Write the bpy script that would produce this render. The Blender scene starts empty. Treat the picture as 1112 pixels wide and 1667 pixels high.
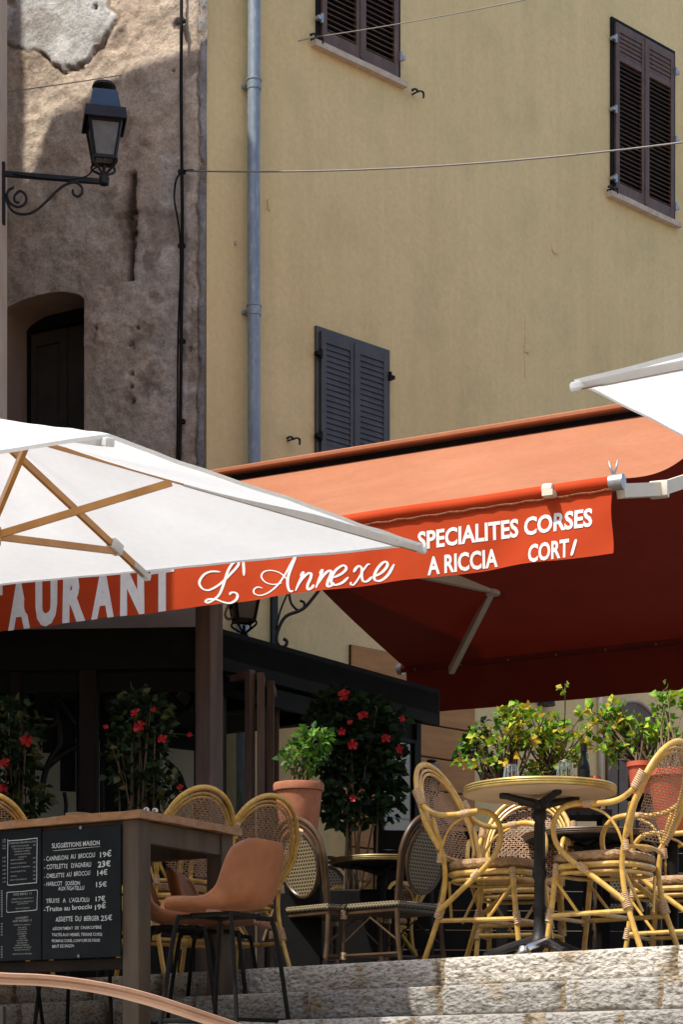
import bpy, bmesh, math, random
from mathutils import Vector, Matrix, noise
random.seed(7)
R = math.radians
V = Vector
SC = bpy.context.scene
COL = SC.collection

# ------------------------------------------------------------------ camera, light, exposure
F = 3200.0                       # focal length in pixels of the 1112 x 1667 photograph, horizon at y=1750
cam_d = bpy.data.cameras.new('camera')
cam = bpy.data.objects.new('camera', cam_d); COL.objects.link(cam)
cam.rotation_euler = (R(90), 0, 0)
cam_d.sensor_fit = 'VERTICAL'; cam_d.sensor_height = 36.0; cam_d.sensor_width = 24.0
cam_d.lens = 36.0 * F / 1667.0
cam_d.shift_y = (1750 - 833.5) / 1667.0
cam_d.clip_start = 0.1; cam_d.clip_end = 500
SC.camera = cam
SUN_EL = 60.0
SUN_AZ = math.atan2(-0.8, -0.6)
w = bpy.data.worlds.new('World'); SC.world = w; w.use_nodes = True
nt = w.node_tree
sky = nt.nodes.new('ShaderNodeTexSky'); sky.sky_type = 'NISHITA'; sky.sun_disc = False
sky.sun_elevation = R(SUN_EL); sky.sun_rotation = SUN_AZ
sky.air_density = 1.0; sky.dust_density = 2.0; sky.ozone_density = 1.0
nt.links.new(sky.outputs[0], nt.nodes['Background'].inputs[0])
nt.nodes['Background'].inputs[1].default_value = 0.15
sd = bpy.data.lights.new('sun', 'SUN'); sd.energy = 3.6; sd.angle = R(0.6); sd.color = (1.0, 0.95, 0.86)
sun = bpy.data.objects.new('sun', sd); COL.objects.link(sun)
S_DIR = V((math.sin(SUN_AZ)*math.cos(R(SUN_EL)), math.cos(SUN_AZ)*math.cos(R(SUN_EL)), math.sin(R(SUN_EL))))
sun.rotation_euler = S_DIR.to_track_quat('Z', 'Y').to_euler()
SC.view_settings.view_transform = 'Standard'; SC.view_settings.look = 'None'
SC.view_settings.gamma = 1.0; SC.view_settings.exposure = 0.75
SC.cycles.max_bounces = 8; SC.cycles.transparent_max_bounces = 12

# ------------------------------------------------------------------ helpers
def P(px, py, Y):
    return V(((px-556)/F*Y, Y, (1750-py)/F*Y))
class Plane:
    """a vertical plane through O running along d (both in plan)"""
    def __init__(s, O, d):
        s.O = V(O); s.d = V((d[0], d[1], 0)).normalized(); s.n = V((s.d.y, -s.d.x, 0))
        if s.n.y > 0: s.n = -s.n
    def hit(s, px, py):
        k = (px-556)/F
        t = (k*s.O.y - s.O.x)/(s.d.x - k*s.d.y)
        Y = s.O.y + t*s.d.y
        return t, (1750-py)/F*Y
    def pt(s, t, z, out=0.0):
        return V((s.O.x+s.d.x*t+s.n.x*out, s.O.y+s.d.y*t+s.n.y*out, z))
    def at(s, px, py, out=0.0):
        t, z = s.hit(px, py); return s.pt(t, z, out)

def woff(o):
    v = V((0, 0, 0))
    while o is not None:
        v += o.location; o = o.parent
    return v
def link(name, me, mat=None, parent=None, world=True, smooth=None):
    o = bpy.data.objects.new(name, me); COL.objects.link(o)
    if mat is not None and len(me.materials) == 0:
        for m_ in (mat if isinstance(mat, (list, tuple)) else [mat]): me.materials.append(m_)
    if parent is not None:
        o.parent = parent
        if world: o.location = -woff(parent)
    if smooth:
        for p in me.polygons: p.use_smooth = True
        if smooth == 'auto':
            me.set_sharp_from_angle(angle=R(38))
    return o
def obj(name, bm, mat, parent=None, world=True, smooth=None, label=None):
    me = bpy.data.meshes.new(name); bm.to_mesh(me); bm.free()
    o = link(name, me, mat, parent, world, smooth)
    if label: o['label'] = label
    return o
def tag(o, label=None, cat=None, group=None, kind=None):
    if label: o['label'] = label
    if cat: o['category'] = cat
    if group: o['group'] = group
    if kind: o['kind'] = kind
    return o
def thing(name, label, cat, loc=(0, 0, 0), group=None, rotz=0.0):
    o = bpy.data.objects.new(name, None); COL.objects.link(o)
    o.location = loc; o.rotation_euler = (0, 0, rotz); o.empty_display_size = 0.1
    return tag(o, label, cat, group)
def copy_tree(o, parent=None):
    c = o.copy(); COL.objects.link(c); c.parent = parent
    for ch in list(o.children): copy_tree(ch, c)
    return c
def B(): return bmesh.new()
def boxv(bm, o, u, v, w_):
    o, u, v, w_ = V(o), V(u), V(v), V(w_)
    if u.cross(v).dot(w_) < 0: u, v = v, u
    vs = [bm.verts.new(o + a*u + b*v + c*w_) for c in (0, 1) for b in (0, 1) for a in (0, 1)]
    for f in ((0, 2, 3, 1), (4, 5, 7, 6), (0, 1, 5, 4), (2, 6, 7, 3), (0, 4, 6, 2), (1, 3, 7, 5)):
        bm.faces.new([vs[i] for i in f])
    return vs
def box(bm, c, s, rz=0.0):
    c = V(c); m = Matrix.Rotation(rz, 3, 'Z')
    u, v, w_ = m @ V((s[0], 0, 0)), m @ V((0, s[1], 0)), V((0, 0, s[2]))
    return boxv(bm, c - (u+v+w_)/2, u, v, w_)
def beam(bm, a, b, wd, h, up=(0, 0, 1)):
    """box beam from a to b, wd wide, h tall, centred"""
    a, b = V(a), V(b); d = b-a; side = d.cross(V(up))
    if side.length < 1e-6: side = V((1, 0, 0))
    side.normalize(); u2 = side.cross(d).normalized()
    return boxv(bm, a - side*wd/2 - u2*h/2, d, side*wd, u2*h)
def bev(bm, w_=0.004, seg=2):
    bmesh.ops.bevel(bm, geom=[e for e in bm.edges], offset=w_, segments=seg, affect='EDGES', profile=0.6, clamp_overlap=True)
def cr(pts, n=6, closed=False):
    """Catmull-Rom; pts are tuples of any length"""
    m = len(pts); out = []
    rng = range(m if closed else m-1)
    for i in rng:
        if closed: p = [pts[(i+k-1) % m] for k in range(4)]
        else: p = [pts[max(i-1, 0)], pts[i], pts[i+1], pts[min(i+2, m-1)]]
        for j in range(n):
            t = j/n
            out.append(tuple(0.5*((2*b)+(-a+c)*t+(2*a-5*b+4*c-d)*t*t+(-a+3*b-3*c+d)*t**3) for a, b, c, d in zip(*p)))
    if not closed: out.append(tuple(pts[-1]))
    return out
RS = 1.0
def tube(bm, pts, r, n=8, closed=False, caps=True, flat=1.0, sm=0):
    if sm: pts = cr([tuple(p) for p in pts], sm, closed)
    pts = [V(p) for p in pts]; m = len(pts)
    rad = [q*RS for q in r] if isinstance(r, (list, tuple)) else [r*RS]*m
    if len(rad) != m: rad = [rad[min(int(i/(m-1)*(len(rad)-1)), len(rad)-2)]*(1-((i/(m-1)*(len(rad)-1)) - min(int(i/(m-1)*(len(rad)-1)), len(rad)-2))) + rad[min(int(i/(m-1)*(len(rad)-1)), len(rad)-2)+1]*((i/(m-1)*(len(rad)-1)) - min(int(i/(m-1)*(len(rad)-1)), len(rad)-2)) for i in range(m)]
    T = []
    for i in range(m):
        a = pts[(i-1) % m] if (closed or i > 0) else pts[i]
        b = pts[(i+1) % m] if (closed or i < m-1) else pts[i]
        d = (b-a); T.append(d.normalized() if d.length > 1e-9 else V((0, 0, 1)))
    nrm = T[0].orthogonal().normalized()
    if abs(T[0].z) < 0.9: nrm = (V((0, 0, 1)) - T[0]*T[0].z).normalized()
    rings = []
    for i in range(m):
        if i:
            nrm = (nrm - T[i]*nrm.dot(T[i]))
            nrm = nrm.normalized() if nrm.length > 1e-6 else T[i].orthogonal().normalized()
        bi = T[i].cross(nrm)
        rings.append([bm.verts.new(pts[i] + rad[i]*(math.cos(2*math.pi*k/n)*nrm*flat + math.sin(2*math.pi*k/n)*bi)) for k in range(n)])
    for i in range(m if closed else m-1):
        a, b = rings[i], rings[(i+1) % m]
        for k in range(n): bm.faces.new((a[k], a[(k+1) % n], b[(k+1) % n], b[k]))
    if caps and not closed:
        bm.faces.new(rings[0][::-1]); bm.faces.new(rings[-1])
def lathe(bm, prof, c=(0, 0, 0), n=24, axis=None):
    c = V(c); rings = []
    for r, z in prof:
        rings.append([bm.verts.new(c + V((r*math.cos(2*math.pi*k/n), r*math.sin(2*math.pi*k/n), z))) for k in range(n)])
    for a, b in zip(rings, rings[1:]):
        for k in range(n): bm.faces.new((a[k], a[(k+1) % n], b[(k+1) % n], b[k]))
    if prof[0][0] > 1e-5: bm.faces.new(rings[0][::-1])
    if prof[-1][0] > 1e-5: bm.faces.new(rings[-1])
def grid(bm, f, nu, nv, uv=None, closed_u=False):
    vs = [[bm.verts.new(f(i/nu, j/nv)) for j in range(nv+1)] for i in range(nu+1)]
    for i in range(nu):
        for j in range(nv): bm.faces.new((vs[i][j], vs[i+1][j], vs[i+1][j+1], vs[i][j+1]))
    return vs
def prism(bm, poly, z0, z1):
    a = [bm.verts.new((x, y, z0)) for x, y in poly]; b = [bm.verts.new((x, y, z1)) for x, y in poly]
    n = len(poly)
    bm.faces.new(b); bm.faces.new(a[::-1])
    for i in range(n): bm.faces.new((a[i], a[(i+1) % n], b[(i+1) % n], b[i]))
    bmesh.ops.recalc_face_normals(bm, faces=bm.faces)
def fbm(x, y, z, o=4, h=0.9): return noise.fractal(V((x, y, z)), h, 2.0, o)

# ------------------------------------------------------------------ materials
def M(name, c1, c2=None, sc=4.0, rough=0.6, metal=0.0, bump=0.0, bsc=40.0, stretch=(1, 1, 1), attr=None,
      c3=None, sc3=30.0, amt3=0.35, trans=0.0, coat=0.0, spec=0.5, tcol=None, rvar=0.0, bdist=0.01, sheen=0.0):
    m = bpy.data.materials.new(name); m.use_nodes = True
    N = m.node_tree.nodes; L = m.node_tree.links; N.clear()
    out = N.new('ShaderNodeOutputMaterial'); b = N.new('ShaderNodeBsdfPrincipled')
    tc = N.new('ShaderNodeTexCoord'); mp = N.new('ShaderNodeMapping'); mp.inputs['Scale'].default_value = stretch
    L.new(tc.outputs['Object'], mp.inputs[0])
    b.inputs['Roughness'].default_value = rough; b.inputs['Metallic'].default_value = metal
    b.inputs['Coat Weight'].default_value = coat; b.inputs['Specular IOR Level'].default_value = spec
    col = None
    if attr:
        at = N.new('ShaderNodeAttribute'); at.attribute_name = attr; col = at.outputs['Color']
    def c4(c): return (c[0], c[1], c[2], 1)
    if c2 is not None:
        ns = N.new('ShaderNodeTexNoise'); ns.inputs['Scale'].default_value = sc; ns.inputs['Detail'].default_value = 7; ns.inputs['Roughness'].default_value = 0.6
        L.new(mp.outputs[0], ns.inputs['Vector'])
        rp = N.new('ShaderNodeValToRGB'); rp.color_ramp.elements[0].position = 0.35; rp.color_ramp.elements[1].position = 0.65
        rp.color_ramp.elements[0].color = c4(c1); rp.color_ramp.elements[1].color = c4(c2)
        L.new(ns.outputs['Fac'], rp.inputs[0])
        if col is None: col = rp.outputs[0]
        else:
            mx = N.new('ShaderNodeMix'); mx.data_type = 'RGBA'; mx.blend_type = 'MULTIPLY'; mx.inputs[0].default_value = 1
            L.new(col, mx.inputs[6]); L.new(rp.outputs[0], mx.inputs[7]); col = mx.outputs[2]
        if rvar:
            mr = N.new('ShaderNodeMapRange'); mr.inputs[3].default_value = rough-rvar; mr.inputs[4].default_value = rough+rvar
            L.new(ns.outputs['Fac'], mr.inputs[0]); L.new(mr.outputs[0], b.inputs['Roughness'])
    if c3 is not None:
        n3 = N.new('ShaderNodeTexNoise'); n3.inputs['Scale'].default_value = sc3; n3.inputs['Detail'].default_value = 4
        L.new(mp.outputs[0], n3.inputs['Vector'])
        r3 = N.new('ShaderNodeValToRGB'); r3.color_ramp.elements[0].position = 0.5; r3.color_ramp.elements[1].position = 0.68
        r3.color_ramp.elements[0].color = (0, 0, 0, 1); r3.color_ramp.elements[1].color = (amt3, amt3, amt3, 1)
        L.new(n3.outputs['Fac'], r3.inputs[0])
        mx = N.new('ShaderNodeMix'); mx.data_type = 'RGBA'
        L.new(r3.outputs[0], mx.inputs[0]); 
        if col is None: mx.inputs[6].default_value = c4(c1)
        else: L.new(col, mx.inputs[6])
        mx.inputs[7].default_value = c4(c3); col = mx.outputs[2]
    if col is None: b.inputs['Base Color'].default_value = c4(c1)
    else: L.new(col, b.inputs['Base Color'])
    bp = None
    if bump:
        nb = N.new('ShaderNodeTexNoise'); nb.inputs['Scale'].default_value = bsc; nb.inputs['Detail'].default_value = 6
        L.new(mp.outputs[0], nb.inputs['Vector'])
        bp = N.new('ShaderNodeBump'); bp.inputs['Strength'].default_value = bump; bp.inputs['Distance'].default_value = bdist
        L.new(nb.outputs['Fac'], bp.inputs['Height']); L.new(bp.outputs[0], b.inputs['Normal'])
    if trans:
        tr = N.new('ShaderNodeBsdfTranslucent'); tcv = tcol or c1
        tr.inputs['Color'].default_value = c4(tcv)
        if tcol is None and col is not None: L.new(col, tr.inputs['Color'])
        if bp: L.new(bp.outputs[0], tr.inputs['Normal'])
        ms = N.new('ShaderNodeMixShader'); ms.inputs[0].default_value = trans
        L.new(b.outputs[0], ms.inputs[1]); L.new(tr.outputs[0], ms.inputs[2]); L.new(ms.outputs[0], out.inputs[0])
    else: L.new(b.outputs[0], out.inputs[0])
    return m
def glass(name, col=(0.9, 0.95, 0.95), rough=0.02, mx=0.9):
    m = bpy.data.materials.new(name); m.use_nodes = True
    N = m.node_tree.nodes; L = m.node_tree.links; N.clear()
    out = N.new('ShaderNodeOutputMaterial'); g = N.new('ShaderNodeBsdfGlossy'); t = N.new('ShaderNodeBsdfTransparent')
    g.inputs['Roughness'].default_value = rough; t.inputs['Color'].default_value = (*col, 1)
    lw = N.new('ShaderNodeLayerWeight'); lw.inputs[0].default_value = 0.35
    mr = N.new('ShaderNodeMapRange'); mr.inputs[3].default_value = min(0.06, mx*0.6); mr.inputs[4].default_value = mx
    L.new(lw.outputs['Fresnel'], mr.inputs[0])
    ms = N.new('ShaderNodeMixShader'); L.new(mr.outputs[0], ms.inputs[0]); L.new(t.outputs[0], ms.inputs[1]); L.new(g.outputs[0], ms.inputs[2])
    L.new(ms.outputs[0], out.inputs[0]); return m

m_yellow = M('yellow_render', (0.68, 0.50, 0.232), (0.73, 0.55, 0.272), sc=0.55, rough=0.9, bump=0.25, bsc=55, c3=(0.5, 0.40, 0.19), sc3=2.2, amt3=0.35, bdist=0.006)
m_shut_br = M('brown_shutter_paint', (0.10, 0.052, 0.031), (0.14, 0.075, 0.045), sc=9, rough=0.5, bump=0.1, bsc=60)
m_shut_gy = M('grey_shutter_paint', (0.050, 0.040, 0.032), (0.070, 0.057, 0.046), sc=7, rough=0.45)
m_sill = M('sill_stone', (0.42, 0.33, 0.24), (0.55, 0.45, 0.34), sc=12, rough=0.85, bump=0.4, bsc=50)
m_iron = M('black_iron', (0.009, 0.009, 0.010), (0.02, 0.018, 0.017), sc=14, rough=0.5, bump=0.2, bsc=80, spec=0.3)
m_zinc = M('galvanised_metal', (0.33, 0.34, 0.35), (0.45, 0.45, 0.45), sc=20, rough=0.45, metal=0.7)
m_pipe = M('painted_zinc_pipe', (0.20, 0.245, 0.28), (0.27, 0.31, 0.34), sc=5, stretch=(1, 1, 0.4), rough=0.42, metal=0.2, c3=(0.42, 0.44, 0.44), sc3=28, amt3=0.5)
m_awn = M('shaded_rust_canvas', (0.16, 0.017, 0.007), (0.20, 0.023, 0.009), sc=3, rough=0.9, bump=0.08, bsc=300, trans=0.03, tcol=(0.4, 0.02, 0.006))  # rust cloth with the underside's shade put into its colour
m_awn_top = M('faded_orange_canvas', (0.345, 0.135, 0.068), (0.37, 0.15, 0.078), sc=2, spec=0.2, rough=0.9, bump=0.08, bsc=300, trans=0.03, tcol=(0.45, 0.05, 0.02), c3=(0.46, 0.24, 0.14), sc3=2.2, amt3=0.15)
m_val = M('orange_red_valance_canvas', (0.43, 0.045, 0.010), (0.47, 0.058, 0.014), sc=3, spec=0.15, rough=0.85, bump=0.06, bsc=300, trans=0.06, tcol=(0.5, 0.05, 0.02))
m_white_print = M('white_print', (0.78, 0.77, 0.74), (0.7, 0.69, 0.66), sc=25, rough=0.8)
m_canvas = M('white_canvas', (0.77, 0.79, 0.80), (0.81, 0.83, 0.84), sc=2, rough=0.9, bump=0.05, bsc=250, trans=0.45, c3=(0.70, 0.70, 0.69), sc3=1.6, amt3=0.25)
m_ribwood = M('varnished_rib_wood', (0.36, 0.16, 0.035), (0.46, 0.22, 0.055), sc=6, stretch=(1, 1, 1), rough=0.4)
m_arm = M('cream_powdercoat', (0.62, 0.56, 0.45), (0.68, 0.62, 0.5), sc=8, rough=0.4)
m_dkwood = M('dark_stained_wood', (0.010, 0.007, 0.005), (0.020, 0.013, 0.009), sc=5, stretch=(1, 1, 0.15), rough=0.7, bump=0.2, bsc=40, spec=0.15)
m_post = M('weathered_brown_post', (0.10, 0.064, 0.05), (0.19, 0.135, 0.11), sc=7, stretch=(1, 1, 0.12), rough=0.7, bump=0.3, bsc=30, c3=(0.24, 0.15, 0.11), sc3=14, amt3=0.5)
m_black = M('matt_black', (0.005, 0.005, 0.005), (0.010, 0.0095, 0.009), sc=6, rough=0.6, spec=0.15)
m_cream_wall = M('cream_interior_wall', (0.50, 0.47, 0.36), (0.56, 0.52, 0.4), sc=3, rough=0.9)
m_orangewood = M('orange_boarding', (0.34, 0.14, 0.028), (0.44, 0.19, 0.04), sc=3, stretch=(1, 1, 6), rough=0.6, bump=0.15, bsc=30)
m_rattan = M('yellow_cane', (0.52, 0.30, 0.055), (0.70, 0.45, 0.11), sc=11, rough=0.33, c3=(0.34, 0.19, 0.05), sc3=26, amt3=0.6, bump=0.1, bsc=60, coat=0.25)
m_weave = M('brown_woven_cane', (0.28, 0.165, 0.095), (0.42, 0.26, 0.15), sc=18, rough=0.6)
m_seatw = M('woven_seat_fibre', (0.25, 0.14, 0.06), (0.46, 0.29, 0.15), sc=45, stretch=(1, 2.5, 1), rough=0.7, bump=0.9, bsc=90, bdist=0.006)
m_bind = M('cane_binding', (0.42, 0.27, 0.15), (0.6, 0.42, 0.25), sc=40, rough=0.55, stretch=(1, 1, 3))
m_dkcane = M('dark_brown_cane', (0.05, 0.027, 0.012), (0.09, 0.05, 0.022), sc=10, rough=0.4)  # dark cane, lowered further in place of shade missing over the chairs
m_leather = M('tan_leatherette', (0.28, 0.100, 0.036), (0.34, 0.130, 0.050), sc=4, rough=0.48, bump=0.15, bsc=160, c3=(0.22, 0.075, 0.028), sc3=6, amt3=0.4, rvar=0.06)
m_tabwood = M('varnished_plank', (0.24, 0.115, 0.045), (0.36, 0.19, 0.085), sc=5, stretch=(1, 5, 8), rough=0.4, bump=0.15, bsc=24)
m_tableg = M('grey_brown_timber', (0.06, 0.042, 0.027), (0.11, 0.08, 0.052), sc=7, stretch=(1, 1, 0.15), rough=0.7, bump=0.3, bsc=30, c3=(0.045, 0.03, 0.02), sc3=12, amt3=0.5)
m_board = M('blackboard', (0.006, 0.009, 0.011), (0.010, 0.014, 0.017), sc=4, rough=0.6, spec=0.12, c3=(0.02, 0.025, 0.027), sc3=5, amt3=0.3)
m_chalk = M('white_chalk', (0.62, 0.65, 0.66), (0.45, 0.48, 0.5), sc=60, rough=0.9)
m_print2 = M('grey_menu_print', (0.28, 0.29, 0.29), (0.18, 0.19, 0.19), sc=80, rough=0.8)
m_terra = M('terracotta', (0.38, 0.13, 0.06), (0.46, 0.18, 0.09), sc=6, rough=0.8, bump=0.2, bsc=40)
m_redplastic = M('red_plastic', (0.50, 0.09, 0.045), (0.56, 0.12, 0.06), sc=5, rough=0.5)
m_pinkcloth = M('pink_red_cloth', (0.58, 0.12, 0.11), (0.66, 0.17, 0.15), sc=6, rough=0.85)
m_stem = M('plant_stem', (0.08, 0.052, 0.028), (0.15, 0.10, 0.055), sc=20, rough=0.8)
m_leaf = M('leaf', (0.9, 0.9, 0.9), (1, 1, 1), sc=30, spec=0.3, rough=0.55, attr='col', trans=0.3)
m_flower = M('red_petal', (0.40, 0.006, 0.008), (0.52, 0.012, 0.014), sc=30, rough=0.5, trans=0.25)
m_glass = glass('clear_glass'); m_winglass = glass('window_glass', (0.80, 0.85, 0.83), mx=0.07)
m_bottle = M('dark_bottle_glass', (0.003, 0.004, 0.003), rough=0.22, spec=0.2)
m_steel = M('polished_steel', (0.55, 0.57, 0.6), (0.65, 0.66, 0.68), sc=20, rough=0.18, metal=1.0)
m_rail = M('pinkish_worn_wood', (0.40, 0.23, 0.15), (0.55, 0.34, 0.23), sc=8, stretch=(0.3, 1, 1), rough=0.5, bump=0.2, bsc=30)
m_slate = M('terrace_paving', (0.10, 0.095, 0.09), (0.17, 0.16, 0.15), sc=3, rough=0.85, bump=0.3, bsc=20)
m_ground = M('cobbled_ground', (0.30, 0.27, 0.23), (0.40, 0.37, 0.32), sc=3, rough=0.9, bump=0.5, bsc=10)
m_pinkwall = M('sandy_plaster', (0.40, 0.31, 0.22), (0.5, 0.40, 0.30), sc=2, rough=0.92, bump=0.5, bsc=20)
m_wire = M('grey_cable', (0.22, 0.21, 0.19), rough=0.6)
m_tile = M('roof_tile', (0.36, 0.17, 0.10), (0.45, 0.25, 0.16), sc=5, rough=0.85)
m_lampblue = M('blue_black_enamel', (0.012, 0.03, 0.06), (0.02, 0.045, 0.085), sc=8, rough=0.35)
m_frost = M('dusty_lamp_glass', (0.22, 0.21, 0.19), (0.32, 0.31, 0.28), sc=9, rough=0.35, trans=0.4)
m_tabrim = M('ribbed_gold_rim', (0.42, 0.30, 0.09), (0.55, 0.42, 0.16), sc=12, rough=0.3, metal=0.6)
m_dkrim = M('dim_gold_rim', (0.13, 0.09, 0.03), (0.2, 0.15, 0.06), sc=12, rough=0.4, metal=0.4)  # gold rim colour darkened, so the small table's rim reads as shaded
m_tabunder = M('table_underside', (0.52, 0.38, 0.24), (0.58, 0.43, 0.28), sc=4, rough=0.6)

def streaks(m, amt=0.16, scl=(3.2, 3.2, 0.22)):
    N = m.node_tree.nodes; L = m.node_tree.links; b = next(n for n in N if n.type == 'BSDF_PRINCIPLED')
    src = b.inputs['Base Color'].links[0].from_socket
    tc = N.new('ShaderNodeTexCoord'); mp = N.new('ShaderNodeMapping'); mp.inputs['Scale'].default_value = scl
    n = N.new('ShaderNodeTexNoise'); n.inputs['Scale'].default_value = 1.6; n.inputs['Detail'].default_value = 8; n.inputs['Roughness'].default_value = 0.68
    L.new(tc.outputs['Object'], mp.inputs[0]); L.new(mp.outputs[0], n.inputs['Vector'])
    rp = N.new('ShaderNodeValToRGB'); rp.color_ramp.elements[0].position = 0.32; rp.color_ramp.elements[1].position = 0.62
    rp.color_ramp.elements[0].color = (1-amt, 1-amt*0.95, 1-amt*0.8, 1); rp.color_ramp.elements[1].color = (1.04, 1.04, 1.04, 1)
    L.new(n.outputs['Fac'], rp.inputs[0])
    n2 = N.new('ShaderNodeTexNoise'); n2.inputs['Scale'].default_value = 22; n2.inputs['Detail'].default_value = 8; n2.inputs['Roughness'].default_value = 0.7
    L.new(tc.outputs['Object'], n2.inputs['Vector'])
    r2 = N.new('ShaderNodeValToRGB'); r2.color_ramp.elements[0].position = 0.3; r2.color_ramp.elements[1].position = 0.6
    r2.color_ramp.elements[0].color = (0.90, 0.90, 0.89, 1); r2.color_ramp.elements[1].color = (1.02, 1.02, 1.02, 1)
    L.new(n2.outputs['Fac'], r2.inputs[0])
    for q in (rp, r2):
        a = N.new('ShaderNodeMix'); a.data_type = 'RGBA'; a.blend_type = 'MULTIPLY'; a.inputs[0].default_value = 1
        L.new(src, a.inputs[6]); L.new(q.outputs[0], a.inputs[7]); src = a.outputs[2]
    L.new(src, b.inputs['Base Color'])
streaks(m_yellow, 0.05); streaks(m_pipe, 0.2, (8, 8, 0.8)); streaks(m_shut_br, 0.3, (9, 9, 1.5)); streaks(m_shut_gy, 0.25, (9, 9, 1.5))
streaks(m_awn_top, 0.04, (2.0, 2.0, 0.6)); streaks(m_terra, 0.3, (5, 5, 2)); streaks(m_leather, 0.22, (7, 7, 5)); streaks(m_canvas, 0.06, (1.2, 1.2, 1.2))
def wall_material():
    m = bpy.data.materials.new('old_rubble_plaster'); m.use_nodes = True
    N = m.node_tree.nodes; L = m.node_tree.links; b = N['Principled BSDF']
    b.inputs['Roughness'].default_value = 0.93; b.inputs['Specular IOR Level'].default_value = 0.2
    at = N.new('ShaderNodeAttribute'); at.attribute_name = 'col'
    tc = N.new('ShaderNodeTexCoord')
    n1 = N.new('ShaderNodeTexNoise'); n1.inputs['Scale'].default_value = 5; n1.inputs['Detail'].default_value = 9; n1.inputs['Roughness'].default_value = 0.65
    n2 = N.new('ShaderNodeTexNoise'); n2.inputs['Scale'].default_value = 38; n2.inputs['Detail'].default_value = 6; n2.inputs['Roughness'].default_value = 0.7
    for n in (n1, n2): L.new(tc.outputs['Object'], n.inputs['Vector'])
    r1 = N.new('ShaderNodeValToRGB'); r1.color_ramp.elements[0].position = 0.33; r1.color_ramp.elements[1].position = 0.7
    r1.color_ramp.elements[0].color = (0.66, 0.66, 0.66, 1); r1.color_ramp.elements[1].color = (1.18, 1.18, 1.2, 1)
    r2 = N.new('ShaderNodeValToRGB'); r2.color_ramp.elements[0].position = 0.3; r2.color_ramp.elements[1].position = 0.6
    r2.color_ramp.elements[0].color = (0.62, 0.6, 0.57, 1); r2.color_ramp.elements[1].color = (1.08, 1.08, 1.08, 1)
    L.new(n1.outputs['Fac'], r1.inputs[0]); L.new(n2.outputs['Fac'], r2.inputs[0])
    a = N.new('ShaderNodeMix'); a.data_type = 'RGBA'; a.blend_type = 'MULTIPLY'; a.inputs[0].default_value = 1
    L.new(at.outputs['Color'], a.inputs[6]); L.new(r1.outputs[0], a.inputs[7])
    c = N.new('ShaderNodeMix'); c.data_type = 'RGBA'; c.blend_type = 'MULTIPLY'; c.inputs[0].default_value = 0.8
    L.new(a.outputs[2], c.inputs[6]); L.new(r2.outputs[0], c.inputs[7]); L.new(c.outputs[2], b.inputs['Base Color'])
    ad = N.new('ShaderNodeMath'); ad.operation = 'MULTIPLY_ADD'; ad.inputs[1].default_value = 2.2
    L.new(n1.outputs['Fac'], ad.inputs[0]); L.new(n2.outputs['Fac'], ad.inputs[2])
    bp = N.new('ShaderNodeBump'); bp.inputs['Strength'].default_value = 0.7; bp.inputs['Distance'].default_value = 0.014
    L.new(ad.outputs[0], bp.inputs['Height']); L.new(bp.outputs[0], b.inputs['Normal'])
    return m
m_oldwall = wall_material()
def stone_material():
    m = bpy.data.materials.new('tooled_stone'); m.use_nodes = True
    N = m.node_tree.nodes; L = m.node_tree.links; b = N['Principled BSDF']
    b.inputs['Roughness'].default_value = 0.9; b.inputs['Specular IOR Level'].default_value = 0.25
    at = N.new('ShaderNodeAttribute'); at.attribute_name = 'col'
    tc = N.new('ShaderNodeTexCoord'); mp = N.new('ShaderNodeMapping')
    mp.inputs['Rotation'].default_value = (0, R(35), R(45)); mp.inputs['Scale'].default_value = (1.0, 1, 2.0)
    L.new(tc.outputs['Object'], mp.inputs[0])
    n1 = N.new('ShaderNodeTexNoise'); n1.inputs['Scale'].default_value = 42; n1.inputs['Detail'].default_value = 5; n1.inputs['Roughness'].default_value = 0.6
    vo = N.new('ShaderNodeTexVoronoi'); vo.inputs['Scale'].default_value = 34; vo.feature = 'SMOOTH_F1'
    L.new(mp.outputs[0], n1.inputs['Vector']); L.new(mp.outputs[0], vo.inputs['Vector'])
    r1 = N.new('ShaderNodeValToRGB'); r1.color_ramp.elements[0].position = 0.38; r1.color_ramp.elements[1].position = 0.52
    r1.color_ramp.elements[0].color = (0.52, 0.50, 0.46, 1); r1.color_ramp.elements[1].color = (1.08, 1.07, 1.05, 1)
    L.new(n1.outputs['Fac'], r1.inputs[0])
    a = N.new('ShaderNodeMix'); a.data_type = 'RGBA'; a.blend_type = 'MULTIPLY'; a.inputs[0].default_value = 1
    L.new(at.outputs['Color'], a.inputs[6]); L.new(r1.outputs[0], a.inputs[7]); L.new(a.outputs[2], b.inputs['Base Color'])
    ad = N.new('ShaderNodeMath'); ad.operation = 'MULTIPLY_ADD'; ad.inputs[1].default_value = 0.8
    L.new(vo.outputs['Distance'], ad.inputs[0]); L.new(n1.outputs['Fac'], ad.inputs[2])
    bp = N.new('ShaderNodeBump'); bp.inputs['Strength'].default_value = 1.0; bp.inputs['Distance'].default_value = 0.016
    L.new(ad.outputs[0], bp.inputs['Height']); L.new(bp.outputs[0], b.inputs['Normal'])
    return m
m_stone = stone_material()
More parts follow.
